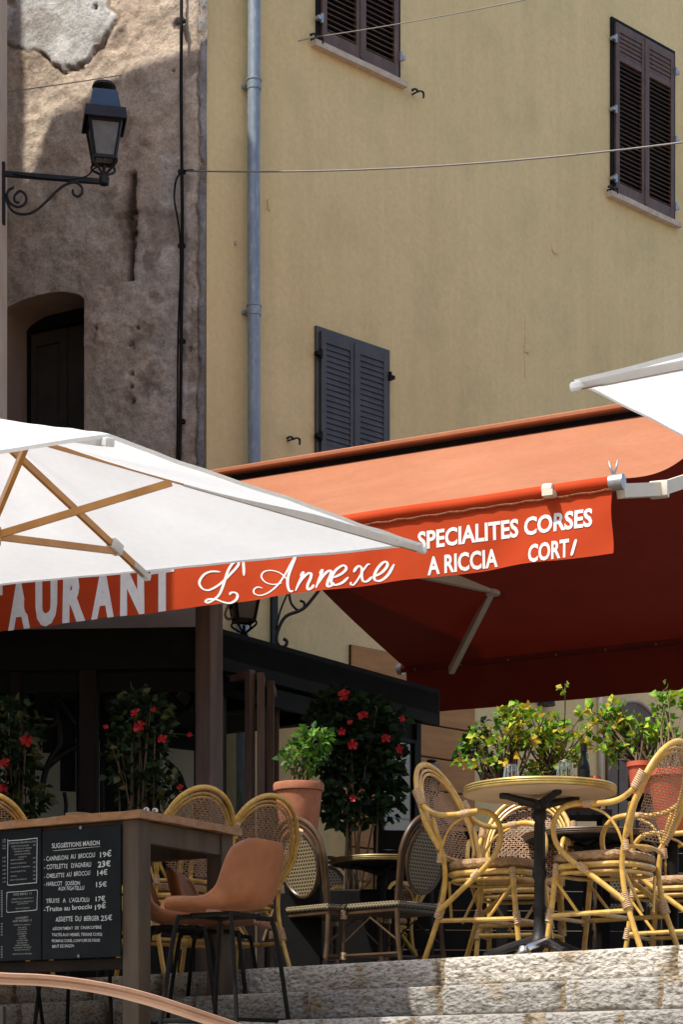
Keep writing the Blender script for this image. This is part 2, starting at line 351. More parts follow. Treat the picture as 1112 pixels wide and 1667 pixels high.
def checker_material(name, cream, dark, s=46.0):
    """cream cane sheet with rows of dark lozenges, in the panel's own x (depth), y (width), z"""
    m = bpy.data.materials.new(name); m.use_nodes = True
    N = m.node_tree.nodes; L = m.node_tree.links; b = N['Principled BSDF']; b.inputs['Roughness'].default_value = 0.5
    at = N.new('ShaderNodeUVMap')
    sp = N.new('ShaderNodeSeparateXYZ'); L.new(at.outputs[0], sp.inputs[0])
    def math_(op, a, b_=None):
        n = N.new('ShaderNodeMath'); n.operation = op
        if isinstance(a, (int, float)): n.inputs[0].default_value = a
        else: L.new(a, n.inputs[0])
        if b_ is not None:
            if isinstance(b_, (int, float)): n.inputs[1].default_value = b_
            else: L.new(b_, n.inputs[1])
        return n.outputs[0]
    u = math_('MULTIPLY', sp.outputs[0], s); v = math_('MULTIPLY', sp.outputs[1], s*1.15)
    row = math_('FLOOR', v); odd = math_('MULTIPLY', math_('MODULO', row, 2.0), 0.5)
    fu = math_('SUBTRACT', math_('FRACT', math_('ADD', u, odd)), 0.5)
    fv = math_('SUBTRACT', math_('FRACT', v), 0.5)
    d = math_('SQRT', math_('ADD', math_('MULTIPLY', fu, fu), math_('MULTIPLY', math_('MULTIPLY', fv, fv), 0.8)))
    k = math_('LESS_THAN', d, 0.33)
    mx = N.new('ShaderNodeMix'); mx.data_type = 'RGBA'; L.new(k, mx.inputs[0])
    mx.inputs[6].default_value = (*cream, 1); mx.inputs[7].default_value = (*dark, 1)
    L.new(mx.outputs[2], b.inputs['Base Color'])
    bp = N.new('ShaderNodeBump'); bp.inputs['Strength'].default_value = 0.5; bp.inputs['Distance'].default_value = 0.003
    L.new(d, bp.inputs['Height']); L.new(bp.outputs[0], b.inputs['Normal'])
    return m
m_check = checker_material('cream_black_weave', (0.27, 0.215, 0.12), (0.012, 0.011, 0.01))  # cream toned down to carry the shade over these chairs

def vcol(me, fn):
    ca = me.color_attributes.new('col', 'FLOAT_COLOR', 'POINT')
    buf = []
    for v in me.vertices: buf.extend((*fn(v.co), 1.0))
    ca.data.foreach_set('color', buf)

# ------------------------------------------------------------------ text
def text_polys(s, bold=0.0):
    cu = bpy.data.curves.new('lettering_curve', 'FONT'); cu.body = s; cu.size = 1.0; cu.offset = bold; cu.resolution_u = 3
    to = bpy.data.objects.new('lettering_tmp', cu); COL.objects.link(to)
    dg = bpy.context.evaluated_depsgraph_get(); dg.update()
    me = bpy.data.meshes.new_from_object(to.evaluated_get(dg))
    vs = [v.co.copy() for v in me.vertices]; fs = [list(p.vertices) for p in me.polygons]
    bpy.data.objects.remove(to); bpy.data.curves.remove(cu); bpy.data.meshes.remove(me)
    return vs, fs
def text_on(bm, s, pl, a, b, cap, out=0.004, bold=0.0, shear=0.0, jit=0.0, fn=None, real=False):
    """text s on plane pl, baseline from pixel a to pixel b of the photograph, cap height in pixels (real place, real size)"""
    t0, z0 = pl.hit(*a); t1, z1 = pl.hit(*b)
    Ym = pl.O.y + pl.d.y*(t0+t1)/2
    H = cap/F*Ym
    if jit == 0:
        chunks = [(s, None)]
    vs, fs = text_polys(s, bold)
    if not vs: return
    x0 = min(v.x for v in vs); x1 = max(v.x for v in vs)
    flip = 1 if t1 > t0 else -1
    cap_u = 0.70
    rnd = random.Random(s)
    ph = rnd.random()*10
    nv = []
    for v in vs:
        u = (v.x-x0)/(x1-x0); q = v.y/cap_u
        du = 0
        if jit:
            k = noise.noise(V((u*len(s)*0.9+ph, 3.3, ph)))
            q = q*(1+jit*k) + jit*0.6*noise.noise(V((u*len(s)*0.6+ph, 9.1, 0)))
            du = jit*0.012*noise.noise(V((v.x*3+ph, v.y*4, 1.0)))
        t = t0+(t1-t0)*(u+du) + flip*shear*q*H
        z = z0+(z1-z0)*u + q*H
        p = pl.pt(t, z, out + (fn(t, z) if fn else 0))
        nv.append(bm.verts.new(p))
    for f in fs:
        try: bm.faces.new([nv[i] for i in f])
        except ValueError: pass
def ribbon_px(bm, pl, pts, w_, out=0.004, fn=None, cal=0.55, o=(300, 840), s=2.648, n=6):
    """flat brush stroke on plane pl; points are read in a magnified crop of the photograph"""
    q = []
    for p in pts:
        t, z = pl.hit(o[0]+p[0]/s, o[1]+p[1]/s); q.append((t, z))
    q = cr(q, n); m = len(q); L_ = []; sgn = -1 if pl.d.x < 0 else 1
    for i in range(m):
        a = q[max(i-1, 0)]; b = q[min(i+1, m-1)]
        dx, dz = (b[0]-a[0])*sgn, b[1]-a[1]; l = math.hypot(dx, dz) or 1
        dx /= l; dz /= l
        ang = abs(dx*0.35 + dz*0.94)       # down strokes thick, cross strokes thin
        end = min(1, 0.45 + min(i, m-1-i)/5)
        hw = w_*((1-cal)+cal*ang**1.5)*end/2
        nx, nz = -dz*sgn, dx
        L_.append((bm.verts.new(pl.pt(q[i][0]+nx*hw, q[i][1]+nz*hw, out+(fn(q[i][0], q[i][1]) if fn else 0))),
                   bm.verts.new(pl.pt(q[i][0]-nx*hw, q[i][1]-nz*hw, out+(fn(q[i][0], q[i][1]) if fn else 0)))))
    for a, b in zip(L_, L_[1:]): bm.faces.new((a[0], b[0], b[1], a[1]))

# ------------------------------------------------------------------ the setting: ground, terrace
TZ = 0.50                                     # terrace level
bm = B()
ys = [-80, -20, -8, 0, 3.0, 5.2, 7.0, 9.0, 14, 30, 120]; zs = [-1.75, -1.7, -1.68, -1.6, -0.95, -0.42, -0.04, -0.04, -0.04, -0.04, -0.04]
rows = [[bm.verts.new((x, y, z)) for x in (-120, -30, -8, 0, 8, 30, 120)] for y, z in zip(ys, zs)]
for a, b in zip(rows, rows[1:]):
    for i in range(6): bm.faces.new((a[i], a[i+1], b[i+1], b[i]))
tag(obj('street', bm, m_ground), kind='structure')

EDGE = Plane((0.353, 8.42, 0), (0.714, -0.70))
bm = B()
e0 = EDGE.pt(-4.2, 0, -0.05); e1 = EDGE.pt(7.5, 0, -0.05)
prism(bm, [(e0.x, e0.y), (e1.x, e1.y), (16, 12), (16, 26), (-8, 26), (-8, 14)], -0.3, TZ-0.006)
tag(obj('terrace_floor', bm, m_slate), kind='structure')

# stone steps: each course is a displaced, tooled face with mortar joints
steps = thing('stone_steps', 'rough tooled grey stone steps below the terrace tables, brown mortar joints', 'steps', (0.35, 8.3, -0.04))
rs = random.Random(4)
zt = [0.50, 0.365, 0.232, 0.10, -0.04]
joint_px = [[(718, 12), (1098, 9), (395, 7)], [(716, 7), (916, 8), (500, 7), (1075, 5)], [(672, 6), (860, 6), (1012, 5), (520, 6)], [(700, 6), (900, 6)]]
for k in range(4):
    pl = Plane(EDGE.pt(0, 0, 0.29*k), (0.714, -0.70))
    js = [(pl.hit(px_, 1600)[0], w_/F*8.4) for px_, w_ in joint_px[k]]
    last = min(j[0] for j in js); fst = max(j[0] for j in js)
    while last > -4: last -= rs.uniform(0.5, 0.9); js.append((last, 0.02))
    while fst < 4: fst += rs.uniform(0.5, 0.9); js.append((fst, 0.02))
    z1, z0 = zt[k], zt[k+1]
    shade = [rs.uniform(0.8, 1.12) for _ in range(40)]; sj = sorted(j[0] for j in js)
    bm = B()
    def f(u, v, pl=pl, z0=z0, z1=z1, js=js, k=k):
        t = -3.2 + 6.4*u; hh = z1-z0
        jd = 9.0
        for j, jw in js:
            jd = min(jd, abs(t-j+0.012*fbm(j*3, v*hh*20, k)) - jw*0.7)
        vv = v/0.86
        if vv <= 1:
            z = z0 + hh*vv
            ed = min(min(z-z0, z1-z), jd)
            roll = 0.020*(1-math.exp(-max(ed, 0)/0.010))
            a1 = t*0.8+z*0.6; a2 = z*0.8-t*0.6
            rough = 0.006*fbm(t*22, z*26, k*3.1) + 0.0045*noise.noise(V((a1*62, a2*26, k))) + 0.010*fbm(t*4, z*5, k+9)
            if jd < 0: o = -0.012+0.004*fbm(t*30, z*30, 5)
            else: o = roll + rough*min(1, ed/0.012) - 0.006
            if z1-z < 0.004: o = 0.008 + 0.004*fbm(t*9, 2, k)
            return pl.pt(t, z, o)
        q = (vv-1)/(1/0.86-1)
        return pl.pt(t, z1 + 0.0015*fbm(t*8, q*3, k), 0.008+0.004*fbm(t*9, 2, k) - q*0.33)
    grid(bm, f, 620, 18)
    st = obj('step', bm, m_stone, steps, smooth='all')
    def fc(co, pl=pl, js=js, k=k, sj=sj, shade=shade):
        t = (V((co.x, co.y, 0))-V((pl.O.x, pl.O.y, 0))).dot(pl.d)
        jd = min(abs(t-j+0.012*fbm(j*3, (co.z-zt[k+1])*20, k))-jw*0.7 for j, jw in js)
        i = sum(1 for j in sj if j < t); s_ = shade[i]
        n = fbm(t*3, co.z*6, k*2.0); st_ = max(0, fbm(t*7+3, co.z*9, k+4)-0.25)
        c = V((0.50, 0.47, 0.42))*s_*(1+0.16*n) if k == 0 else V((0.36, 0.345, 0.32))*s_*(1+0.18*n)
        c = c.lerp(V((0.30, 0.22, 0.12)), min(0.7, st_*1.6))
        if jd < 0.002: c = V((0.27, 0.21, 0.14))*(1+0.25*n)
        return c
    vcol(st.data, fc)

# ------------------------------------------------------------------ yellow house
YW = Plane((-0.214, 16.3, 0), (0.742, 0.670))
house = thing('yellow_house', 'tall house with smooth yellow rendered wall and brown louvred shutters', 'house', (3, 17, 0))
S0 = -1.150
bm = B()
DEP = 6.0
inn = -YW.n*DEP
boxv(bm, YW.pt(S0, TZ-0.02), YW.d*(12-S0), inn, V((0, 0, 14.0)))
obj('wall', bm, m_yellow, house)
bm = B(); boxv(bm, YW.pt(S0-0.3, 14.48, 0.4), YW.d*(12.6-S0), -YW.n*(DEP+0.7), V((0, 0, 0.22)))
obj('roof', bm, m_tile, house)
def shutter(name, s0, s1, z0, z1, mat, top_rows=0.22, rail=None, frame_mat=None, sill=True, hinge_mat=None, label=None, hz=None, slat=0.045, open_tilt=1.0, parent=None, pl=None, mid=None):
    pl = pl or YW
    W = s1-s0; fm = 0.035
    fr = B()
    for a, b_ in ((s0-fm, s0), (s1, s1+fm)): boxv(fr, pl.pt(a, z0-0.0, -0.02), pl.d*(b_-a), V((0, 0, z1-z0)), pl.n*0.045)
    boxv(fr, pl.pt(s0-fm, z1, -0.02), pl.d*(W+2*fm), V((0, 0, fm)), pl.n*0.045)
    boxv(fr, pl.pt(s0, z0, 0.002), pl.d*W, V((0, 0, z1-z0)), pl.n*0.003)
    win = obj('window', fr, frame_mat or m_black, parent or house, label=label)
    for k in range(2):
        a = s0 + k*W/2 + 0.004; b_ = s0+(k+1)*W/2-0.004; st = 0.052
        lf = B(); o = 0.012; d = 0.034
        def pc(aa, bb, za, zb, oo=o, dd=d): boxv(lf, pl.pt(aa, za, oo), pl.d*(bb-aa), V((0, 0, zb-za)), pl.n*dd)
        pc(a, a+st, z0+0.01, z1-0.01); pc(b_-st, b_, z0+0.01, z1-0.01)
        zb0 = z0+0.01; rails = [z0+0.01, z1-0.08]
        zm = z0+(z1-z0)*(mid if mid else 0.78)
        pc(a+st, b_-st, z0+0.01, z0+0.11, o+0.002, d-0.004); pc(a+st, b_-st, z1-0.09, z1-0.01, o+0.002, d-0.004)
        pc(a+st, b_-st, zm, zm+0.055, o+0.002, d-0.004)
        def slats(za, zb, closed):
            n = max(2, int((zb-za)/slat)); h = (zb-za)/n
            for i in range(n):
                zc = za+h*(i+0.5)
                if closed:
                    c1 = pl.pt(a+st, zc-h*0.5, o+0.026); e1_ = pl.n*-0.010 + V((0, 0, h*1.05))
                    boxv(lf, c1, pl.d*(b_-a-2*st), e1_, pl.n*0.006)
                else:
                    c1 = pl.pt(a+st, zc-h*0.42, o+0.028); e1_ = pl.n*-0.022 + V((0, 0, h*0.50))
                    boxv(lf, c1, pl.d*(b_-a-2*st), e1_, (pl.n+V((0, 0, 0.5))).normalized()*0.006)
        slats(z0+0.115, zm-0.004, not open_tilt); slats(zm+0.058, z1-0.094, True if open_tilt else not open_tilt)
        sh = obj('shutter', lf, mat, win)
        if k == 1:
            x = B(); boxv(x, pl.pt(a-0.018, z0+0.02, o+d), pl.d*0.028, V((0, 0, z1-z0-0.04)), pl.n*0.008)
            obj('centre_strip', x, mat, win)
        for hh in (hz or (0.12, 0.5, 0.86)):
            x = B()
            z = z0+(z1-z0)*hh; q = s0 if k == 0 else s1; sg = -1 if k == 0 else 1
            boxv(x, pl.pt(q-0.02*1 + sg*0.035, z, 0.02), pl.d*0.045, V((0, 0, 0.03)), pl.n*0.045)
            boxv(x, pl.pt(q-0.01 + sg*0.01, z-0.02, 0.045), pl.d*0.022, V((0, 0, 0.075)), pl.n*0.02)
            obj('hinge', x, hinge_mat or m_zinc, sh)
    if sill:
        x = B(); boxv(x, pl.pt(s0-0.085, z0-0.055, -0.02), pl.d*(W+0.17), V((0, 0, 0.05)), pl.n*0.085)
        bmesh.ops.subdivide_edges(x, edges=x.edges[:], cuts=3, use_grid_fill=True)
        for v in x.verts: v.co += YW.n*0.006*noise.noise(v.co*9) + V((0, 0, 0.007*noise.noise(v.co*7)))
        obj('sill', x, m_sill, win)
    return win
shutter('w1', 0.03, 0.915, 8.56, 10.26, m_shut_br, label='brown louvred window above the grey one, at the top of the photo', hz=(0.10, 0.5, 0.88))
w2 = shutter('w2', 3.79, 4.685, 8.44, 10.09, m_shut_br, label='brown louvred window high at the right end of the wall', hz=(0.07, 0.47, 0.88), slat=0.042)
shutter('w3', 0.02, 0.79, 4.62, 6.17, m_shut_gy, open_tilt=0, sill=True, frame_mat=m_shut_gy, hinge_mat=m_black, label='dark grey louvred window just above the orange awning', hz=(0.1, 0.42, 0.86), mid=0.36)
# orange boarded shopfront on the ground floor
sh = B(); s0, s1 = YW.hit(568, 1100)[0], YW.hit(769, 1200)[0]
zt_ = 3.62
n = 11; hb = (zt_-TZ)/n
for i in range(n):
    boxv(sh, YW.pt(s0, TZ+i*hb+0.006, -0.01), YW.d*(s1-s0), V((0, 0, hb-0.012)), YW.n*0.05)
bev(sh, 0.006, 1)
front = obj('boarded_shopfront', sh, m_orangewood, house, label='orange brown wooden boarding at the foot of the yellow wall')
x = B(); boxv(x, YW.pt(s0, TZ, -0.02), YW.d*(s1-s0), V((0, 0, zt_-TZ)), YW.n*0.045); obj('batten', x, m_dkwood, front)
x = B(); box(x, YW.pt(s0+0.01, 3.3, 0.05), (0.03, 0.05, 0.12), R(42)); obj('hinge', x, m_iron, front)
# arched brown door
d0, d1 = YW.hit(986, 1200)[0], YW.hit(1072, 1200)[0]
def arch_pts(a, b_, zs_, rise, n=14): return [(a+(b_-a)*i/n, zs_+rise*math.sin(math.pi*i/n)**0.8) for i in range(n+1)]
x = B(); prof = [(d0, TZ)]+arch_pts(d0, d1, 3.42, 0.2)+[(d1, TZ)]
fr_ = [x.verts.new(YW.pt(a, z, 0.03)) for a, z in prof]; bk_ = [x.verts.new(YW.pt(a, z, -0.01)) for a, z in prof]
x.faces.new(fr_)
for i in range(len(prof)): x.faces.new((fr_[i], fr_[(i+1) % len(prof)], bk_[(i+1) % len(prof)], bk_[i]))
bmesh.ops.recalc_face_normals(x, faces=x.faces)
ad = obj('door', x, m_shut_br, house, label='arched brown door behind the green bushes')
x = B()
for i in range(1, 5): boxv(x, YW.pt(d0+(d1-d0)*i/5-0.006, TZ, 0.031), YW.d*0.012, V((0, 0, 2.9)), YW.n*0.004)
obj('board_joint', x, m_black, ad)
x = B(); tube(x, [YW.pt(a, z, 0.035) for a, z in prof[1:-1]], 0.02, 6); obj('door_surround', x, m_sill, ad)
# small fittings on the wall
for (px_, py_, lab) in ((506, 65, 'shutter catch left of the top window sill, holding the upper wire'), (671, 154, 'shutter catch right of the top window sill'), (989, 310, 'shutter catch left of the far right window sill'), (468, 718, 'shutter catch low on the wall, left of the grey window')):
    t, z = YW.hit(px_, py_); x = B()
    tube(x, [YW.pt(t, z, -0.01), YW.pt(t, z, 0.07)], 0.008, 6)
    tube(x, [YW.pt(t-0.065, z-0.01, 0.07), YW.pt(t-0.03, z+0.012, 0.075), YW.pt(t, z, 0.075), YW.pt(t+0.03, z+0.014, 0.075), YW.pt(t+0.07, z+0.012, 0.07), YW.pt(t+0.075, z-0.03, 0.065)], [0.012, 0.008, 0.011, 0.007, 0.010, 0.008], 6, sm=3)
    obj('shutter_catch', x, m_iron, house, smooth='all', label='black iron '+lab)
t, z = YW.hit(904, 406); x = B(); tube(x, [YW.pt(t, z, -0.004), YW.pt(t, z, 0.004)], 0.034, 14); obj('vent_hole', x, m_dkcane, house)
x = B(); lathe(x, [(0.034, 0), (0.046, 0), (0.046, 0.01), (0.034, 0.012)], n=16)
bmesh.ops.transform(x, matrix=Matrix.Translation(YW.pt(t, z, 0.0)) @ YW.n.to_track_quat('Z', 'Y').to_matrix().to_4x4(), verts=x.verts); obj('vent_ring', x, m_yellow, house)
t, z = YW.hit(857, 556); x = B()
def scar(t, z, w_, h, d=0.014): 
    bmx = B(); boxv(bmx, YW.pt(t-w_/2, z-h/2, -0.005), YW.d*w_, V((0, 0, h)), YW.n*d); bev(bmx, 0.006, 2); return bmx
obj('plaster_ridge', scar(t, z+0.1, 0.035, 0.28), m_yellow, house, smooth='auto'); obj('plaster_ridge', scar(t, z-0.07, 0.055, 0.07, 0.02), m_yellow, house, smooth='auto')
obj('plaster_ridge', scar(t-0.01, z-0.22, 0.022, 0.24, 0.011), m_yellow, house, smooth='auto')
t, z = YW.hit(437, 334); obj('plaster_ridge', scar(t, z, 0.028, 0.09, 0.02), m_yellow, house, smooth='auto')
t, z = YW.hit(382, 396); obj('plaster_ridge', scar(t, z, 0.02, 0.03, 0.02), m_sill, house, smooth='auto')
# white conduit down the lower wall
x = B(); tube(x, [YW.at(974, 1080, 0.03), YW.at(975, 1300, 0.03)], 0.022, 8); tag(obj('conduit_pipe', x, m_arm, smooth='all'), 'thin pale conduit down the lower yellow wall, left of the arched door', 'pipe')
# drainpipe
dp = thing('drainpipe', 'blue grey zinc drainpipe at the left end of the yellow wall', 'drainpipe', YW.pt(YW.hit(402, 500)[0], TZ, 0.1))
ts = YW.hit(402, 400)[0]
x = B(); tube(x, [YW.pt(ts, 14.4, 0.09), YW.pt(ts, 9, 0.09), YW.pt(ts-0.004, 7, 0.088), YW.pt(ts, 4.4, 0.09), YW.pt(ts, 4.25, 0.09), YW.pt(ts-0.12, 3.95, 0.09), YW.pt(ts-0.12, TZ, 0.09)], 0.052, 16)
obj('pipe', x, m_pipe, dp, smooth='auto')
for py_ in (146, 512):
    z = YW.hit(402, py_)[1]; x = B(); tube(x, [YW.pt(ts, z-0.035, 0.09), YW.pt(ts, z+0.035, 0.09)], 0.0575, 16)
    tube(x, [YW.pt(ts, z+0.035, 0.09), YW.pt(ts, z+0.05, 0.09)], 0.062, 16)
    boxv(x, YW.pt(ts-0.06, z-0.012, -0.01), YW.d*0.12, V((0, 0, 0.024)), YW.n*0.05); obj('collar', x, m_pipe, dp, smooth='auto')

# ------------------------------------------------------------------ old brown house
BW = Plane((-1.058, 15.54, 0), (-0.89, 0.455))
old = thing('old_stone_house', 'old brown rubble house with crumbling plaster, left of the yellow wall', 'house', (-2.5, 17, 0))
OA, OB = BW.hit(140, 600)[0], BW.hit(3, 600)[0]
zpk = BW.hit(95, 476)[1]; zsp = BW.hit(139, 494)[1]
def arch_z(t): return zsp + (zpk-zsp)*math.sqrt(max(0, 1-((t-(OA+OB)/2)/((OB-OA)/2)*0.985)**2)) 
crk = [(BW.hit(px_, py_)) for px_, py_ in ((217, 288), (214, 350), (217, 385), (212, 450), (215, 505), (217, 556))]
dots = [BW.hit(px_, py_) + (r_,) for px_, py_, r_ in ((160, 536, .022), (227, 536, .02), (215, 562, .03), (217, 610, .025), (217, 632, .02), (220, 655, .035), (285, 117, .02), (290, 40, .05), (310, 570, .02), (160, 15, 0.03))]
cornr = BW.hit(338, 400)[0]
def blob(px_, py_, cx, cy, rx, ry, sd_):
    a = (px_-cx)/rx; b_ = (py_-cy)/ry
    return 1 - math.sqrt(a*a+b_*b_) + 0.45*fbm(px_*0.012, py_*0.012, sd_)
def to_px(t, z):
    p = BW.pt(t, z); return 556+F*p.x/p.y, 1750-F*z/p.y
def sstep(x, a, b_):
    x = min(1, max(0, (x-a)/(b_-a))); return x*x*(3-2*x)
def wall_fn(t, z):
    """returns relief (m) and colour of the old plaster, in the wall's own coordinates"""
    px_, py_ = to_px(t, z)
    o = 0.030*fbm(t*1.3, z*1.3, 1.0) + 0.014*fbm(t*4.5, z*4.5, 2.0) + 0.006*fbm(t*16, z*16, 3.0, 5)
    base = V((0.57, 0.445, 0.335)); pale = V((0.60, 0.53, 0.45)); grey = V((0.33, 0.315, 0.30))
    n = fbm(t*2.2, z*2.2, 5.0); c = base.lerp(V((0.64, 0.52, 0.40)), min(1, max(0, 0.5+n)))
    # pale scoured patches near the corner and low down
    k = max(blob(px_, py_, 285, 520, 50, 260, 7.0), blob(px_, py_, 275, 310, 32, 90, 8.0), blob(px_, py_, 250, 430, 60, 60, 2.0)) - 0.1
    k = sstep(k + 0.35*fbm(t*9, z*9, 6), 0.0, 0.5); c = c.lerp(pale, k*0.8); o -= 0.012*k
    # big white plaster patch
    k = blob(px_, py_, 95, 22, 84, 92, 11.0); kk = sstep(k, 0.02, 0.10)
    c = c.lerp(V((0.60, 0.585, 0.55)), kk); o = o*(1-0.6*kk) + 0.016*kk
    k2 = sstep(k, -0.08, 0.0)*(1-kk); c = c.lerp(V((0.22, 0.16, 0.11)), k2*0.7); o -= 0.012*k2
    k = blob(px_, py_, 178, 0, 0.1, 0.1, 11.0)
    # grey cement edging at the corner
    ed = (t-(cornr-0.02)) + 0.03*fbm(t*2, z*2.6, 12.0) + 0.012*fbm(0, z*11, 4)
    kg = 1-sstep(ed, 0.075, 0.10); c = c.lerp(grey*(1+0.25*fbm(t*12, z*8, 3)), kg); o += 0.012*kg
    kd = sstep(ed, 0.082, 0.098)*(1-sstep(ed, 0.10, 0.118)); c = c.lerp(V((0.10, 0.075, 0.055)), 0.7*kd); o -= 0.014*kd
    # rusty slot and small holes
    for (a, b_) in zip(crk[:4], crk[1:4]):
        if b_[1]-0.03 < z < a[1]+0.03:
            q = min(1, max(0, (z-b_[1])/(a[1]-b_[1]))); tc_ = b_[0]+(a[0]-b_[0])*q
            wd = 0.028+0.026*math.exp(-((z-crk[1][1]+0.03)/0.14)**2) + 0.008*fbm(0, z*14, 8)
            e = abs(t-tc_)
            kk = 1-sstep(e, wd*0.7, wd*1.25); c = c.lerp(V((0.035, 0.022, 0.016)), kk*0.95); o -= 0.05*kk
            kk = (1-sstep(e, wd, wd*3.4)); c = c.lerp(V((0.17, 0.10, 0.06)), kk*0.45)
    for (tt, zz, rr) in dots:
        e = math.hypot(t-tt, z-zz)/rr + 0.4*fbm(t*20, z*20, 4); kk = 1-sstep(e, 0.5, 1.0)
        if kk > 0: c = c.lerp(V((0.06, 0.042, 0.03)), kk*0.85); o -= 0.03*kk
    # knocked-off patches of render showing stone
    g = fbm(t*3.1+4, z*2.6, 21.0, 5); kk = sstep(g, 0.12, 0.5)*(1 if px_ > 150 else 0.5)
    c = c.lerp(V((0.34, 0.26, 0.195)), kk*0.75); o -= 0.014*kk
    # soot and damp around the doorway
    return o, c
DW = {}
bm = B(); T0, T1, Z0, Z1 = cornr, 2.75, 4.2, 9.6
def wv(t, z):
    # the house's corner leans a little
    lean = -0.03*(z-6.2)/4.0 if t < 0.3 else 0
    o, c = wall_fn(t, z)
    edge = sstep(t-T0, 0, 0.05)
    v = bm.verts.new(BW.pt(t + lean*(1-sstep(t-T0, 0, 0.3)), z, 0.03 + o*(0.35+0.65*edge)*0.9)); DW[v.index if False else id(v)] = None
    cols.append(c); return v
cols = []
def patch(ta, tb, za, zb, nt_, nz_, zlow=None):
    rows = []
    for i in range(nt_+1):
        t = ta+(tb-ta)*i/nt_; zl = zlow(t) if zlow else za
        rows.append([wv(t, zl+(zb-zl)*j/nz_) for j in range(nz_+1)])
    for i in range(nt_):
        for j in range(nz_): bm.faces.new((rows[i][j], rows[i][j+1], rows[i+1][j+1], rows[i+1][j]))
cs = 0.0155
patch(T0, OA, Z0, Z1, int((OA-T0)/cs), int((Z1-Z0)/cs))
patch(OA, OB, None, Z1, int((OB-OA)/cs), int((Z1-zpk)/cs), zlow=arch_z)
patch(OB, T1, Z0, Z1, int((T1-OB)/0.04), int((Z1-Z0)/0.04))
me = bpy.data.meshes.new('wall'); bm.to_mesh(me)
ca = me.color_attributes.new('col', 'FLOAT_COLOR', 'POINT'); buf = []
for c in cols: buf.extend((c[0], c[1], c[2], 1))
ca.data.foreach_set('color', buf); bm.free()
owall = link('wall', me, m_oldwall, old, smooth='all')
# the rest of the house: core behind, upper and lower wall, reveals and door
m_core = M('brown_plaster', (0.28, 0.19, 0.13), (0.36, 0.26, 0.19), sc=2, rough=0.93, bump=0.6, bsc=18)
x = B()
boxv(x, BW.pt(T0+0.02, TZ-0.02, -0.06), BW.d*(OA-T0-0.04), V((0, 0, 13.0)), -BW.n*3.0)
boxv(x, BW.pt(OB+0.02, TZ-0.02, -0.064), BW.d*3.2, V((0, 0, 13.0)), -BW.n*3.0)
boxv(x, BW.pt(OA-0.02, zpk+0.03, -0.07), BW.d*(OB-OA+0.04), V((0, 0, 13.48-zpk-0.03)), -BW.n*3.0)
boxv(x, BW.pt(OA-0.02, TZ-0.02, -0.07), BW.d*(OB-OA+0.04), V((0, 0, 4.2-TZ)), -BW.n*3.0)
boxv(x, BW.pt(T0+0.01, Z1+0.003, 0.0), BW.d*3.0, V((0, 0, 3.0)), BW.n*0.03)
boxv(x, BW.pt(T0, TZ, -0.055), BW.d*3.6, V((0, 0, 4.24-TZ)), BW.n*0.07)
obj('masonry_core', x, m_core, old)
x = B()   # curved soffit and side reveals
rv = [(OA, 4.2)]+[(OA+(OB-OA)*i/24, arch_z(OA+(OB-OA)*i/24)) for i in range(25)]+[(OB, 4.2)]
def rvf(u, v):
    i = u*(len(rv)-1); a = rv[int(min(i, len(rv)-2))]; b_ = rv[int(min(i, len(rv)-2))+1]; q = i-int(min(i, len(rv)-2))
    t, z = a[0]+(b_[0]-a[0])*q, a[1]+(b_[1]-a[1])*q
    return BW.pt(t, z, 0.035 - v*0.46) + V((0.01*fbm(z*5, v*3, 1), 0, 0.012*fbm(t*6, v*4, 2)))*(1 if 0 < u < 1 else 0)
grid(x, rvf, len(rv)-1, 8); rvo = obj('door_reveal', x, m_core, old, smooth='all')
door = B(); od = -0.40
boxv(door, BW.pt(OA-0.05, 4.2, od-0.06), BW.d*(OB-OA+0.1), V((0, 0, zpk-4.1)), BW.n*0.055)
dro = obj('door', door, m_dkwood, old, label='dark panelled wooden door deep in the arched opening')
x = B(); tl = BW.hit(45, 560)[0]-0.0
PD = Plane(BW.pt(0, 0, od), (-0.89, 0.455))
a_, za = PD.hit(46, 600)[0], PD.hit(90, 536)[1]
boxv(x, PD.pt(a_-0.04, 4.2, -0.004), PD.d*0.08, V((0, 0, za-4.2)), PD.n*0.06)
boxv(x, PD.pt(OA-0.05, za, -0.004), PD.d*(a_-OA+0.09), V((0, 0, 0.10)), PD.n*0.07)
obj('door_frame', x, m_dkwood, dro)
m_door2 = M('dark_olive_door_paint', (0.04, 0.033, 0.024), (0.06, 0.05, 0.037), sc=6, rough=0.6, bump=0.2, bsc=30)
x = B(); tR = PD.hit(112, 600)[0]
def pbox(t0_, t1_, z0_, z1_, d_): boxv(x, PD.pt(min(t0_, t1_), z0_, -0.004), PD.d*abs(t1_-t0_), V((0, 0, z1_-z0_)), PD.n*d_)
tL = a_-0.05
pbox(tR, tL, 4.2, za-0.02, 0.022)
for (q0, q1, z0_, z1_) in ((tR, tL, za-0.13, za-0.02), (tR, tR+0.07, 4.2, za-0.13), (tL-0.05, tL, 4.2, za-0.13), (tR+0.07, tL-0.05, za-1.17, za-1.05)):
    pbox(q0, q1, z0_, z1_, 0.040)
pbox(tR+0.10, tL-0.08, za-1.02, za-0.16, 0.030); pbox(OA-0.05, tR-0.006, 4.2, za-0.02, 0.030)
obj('door_leaf', x, m_door2, dro)

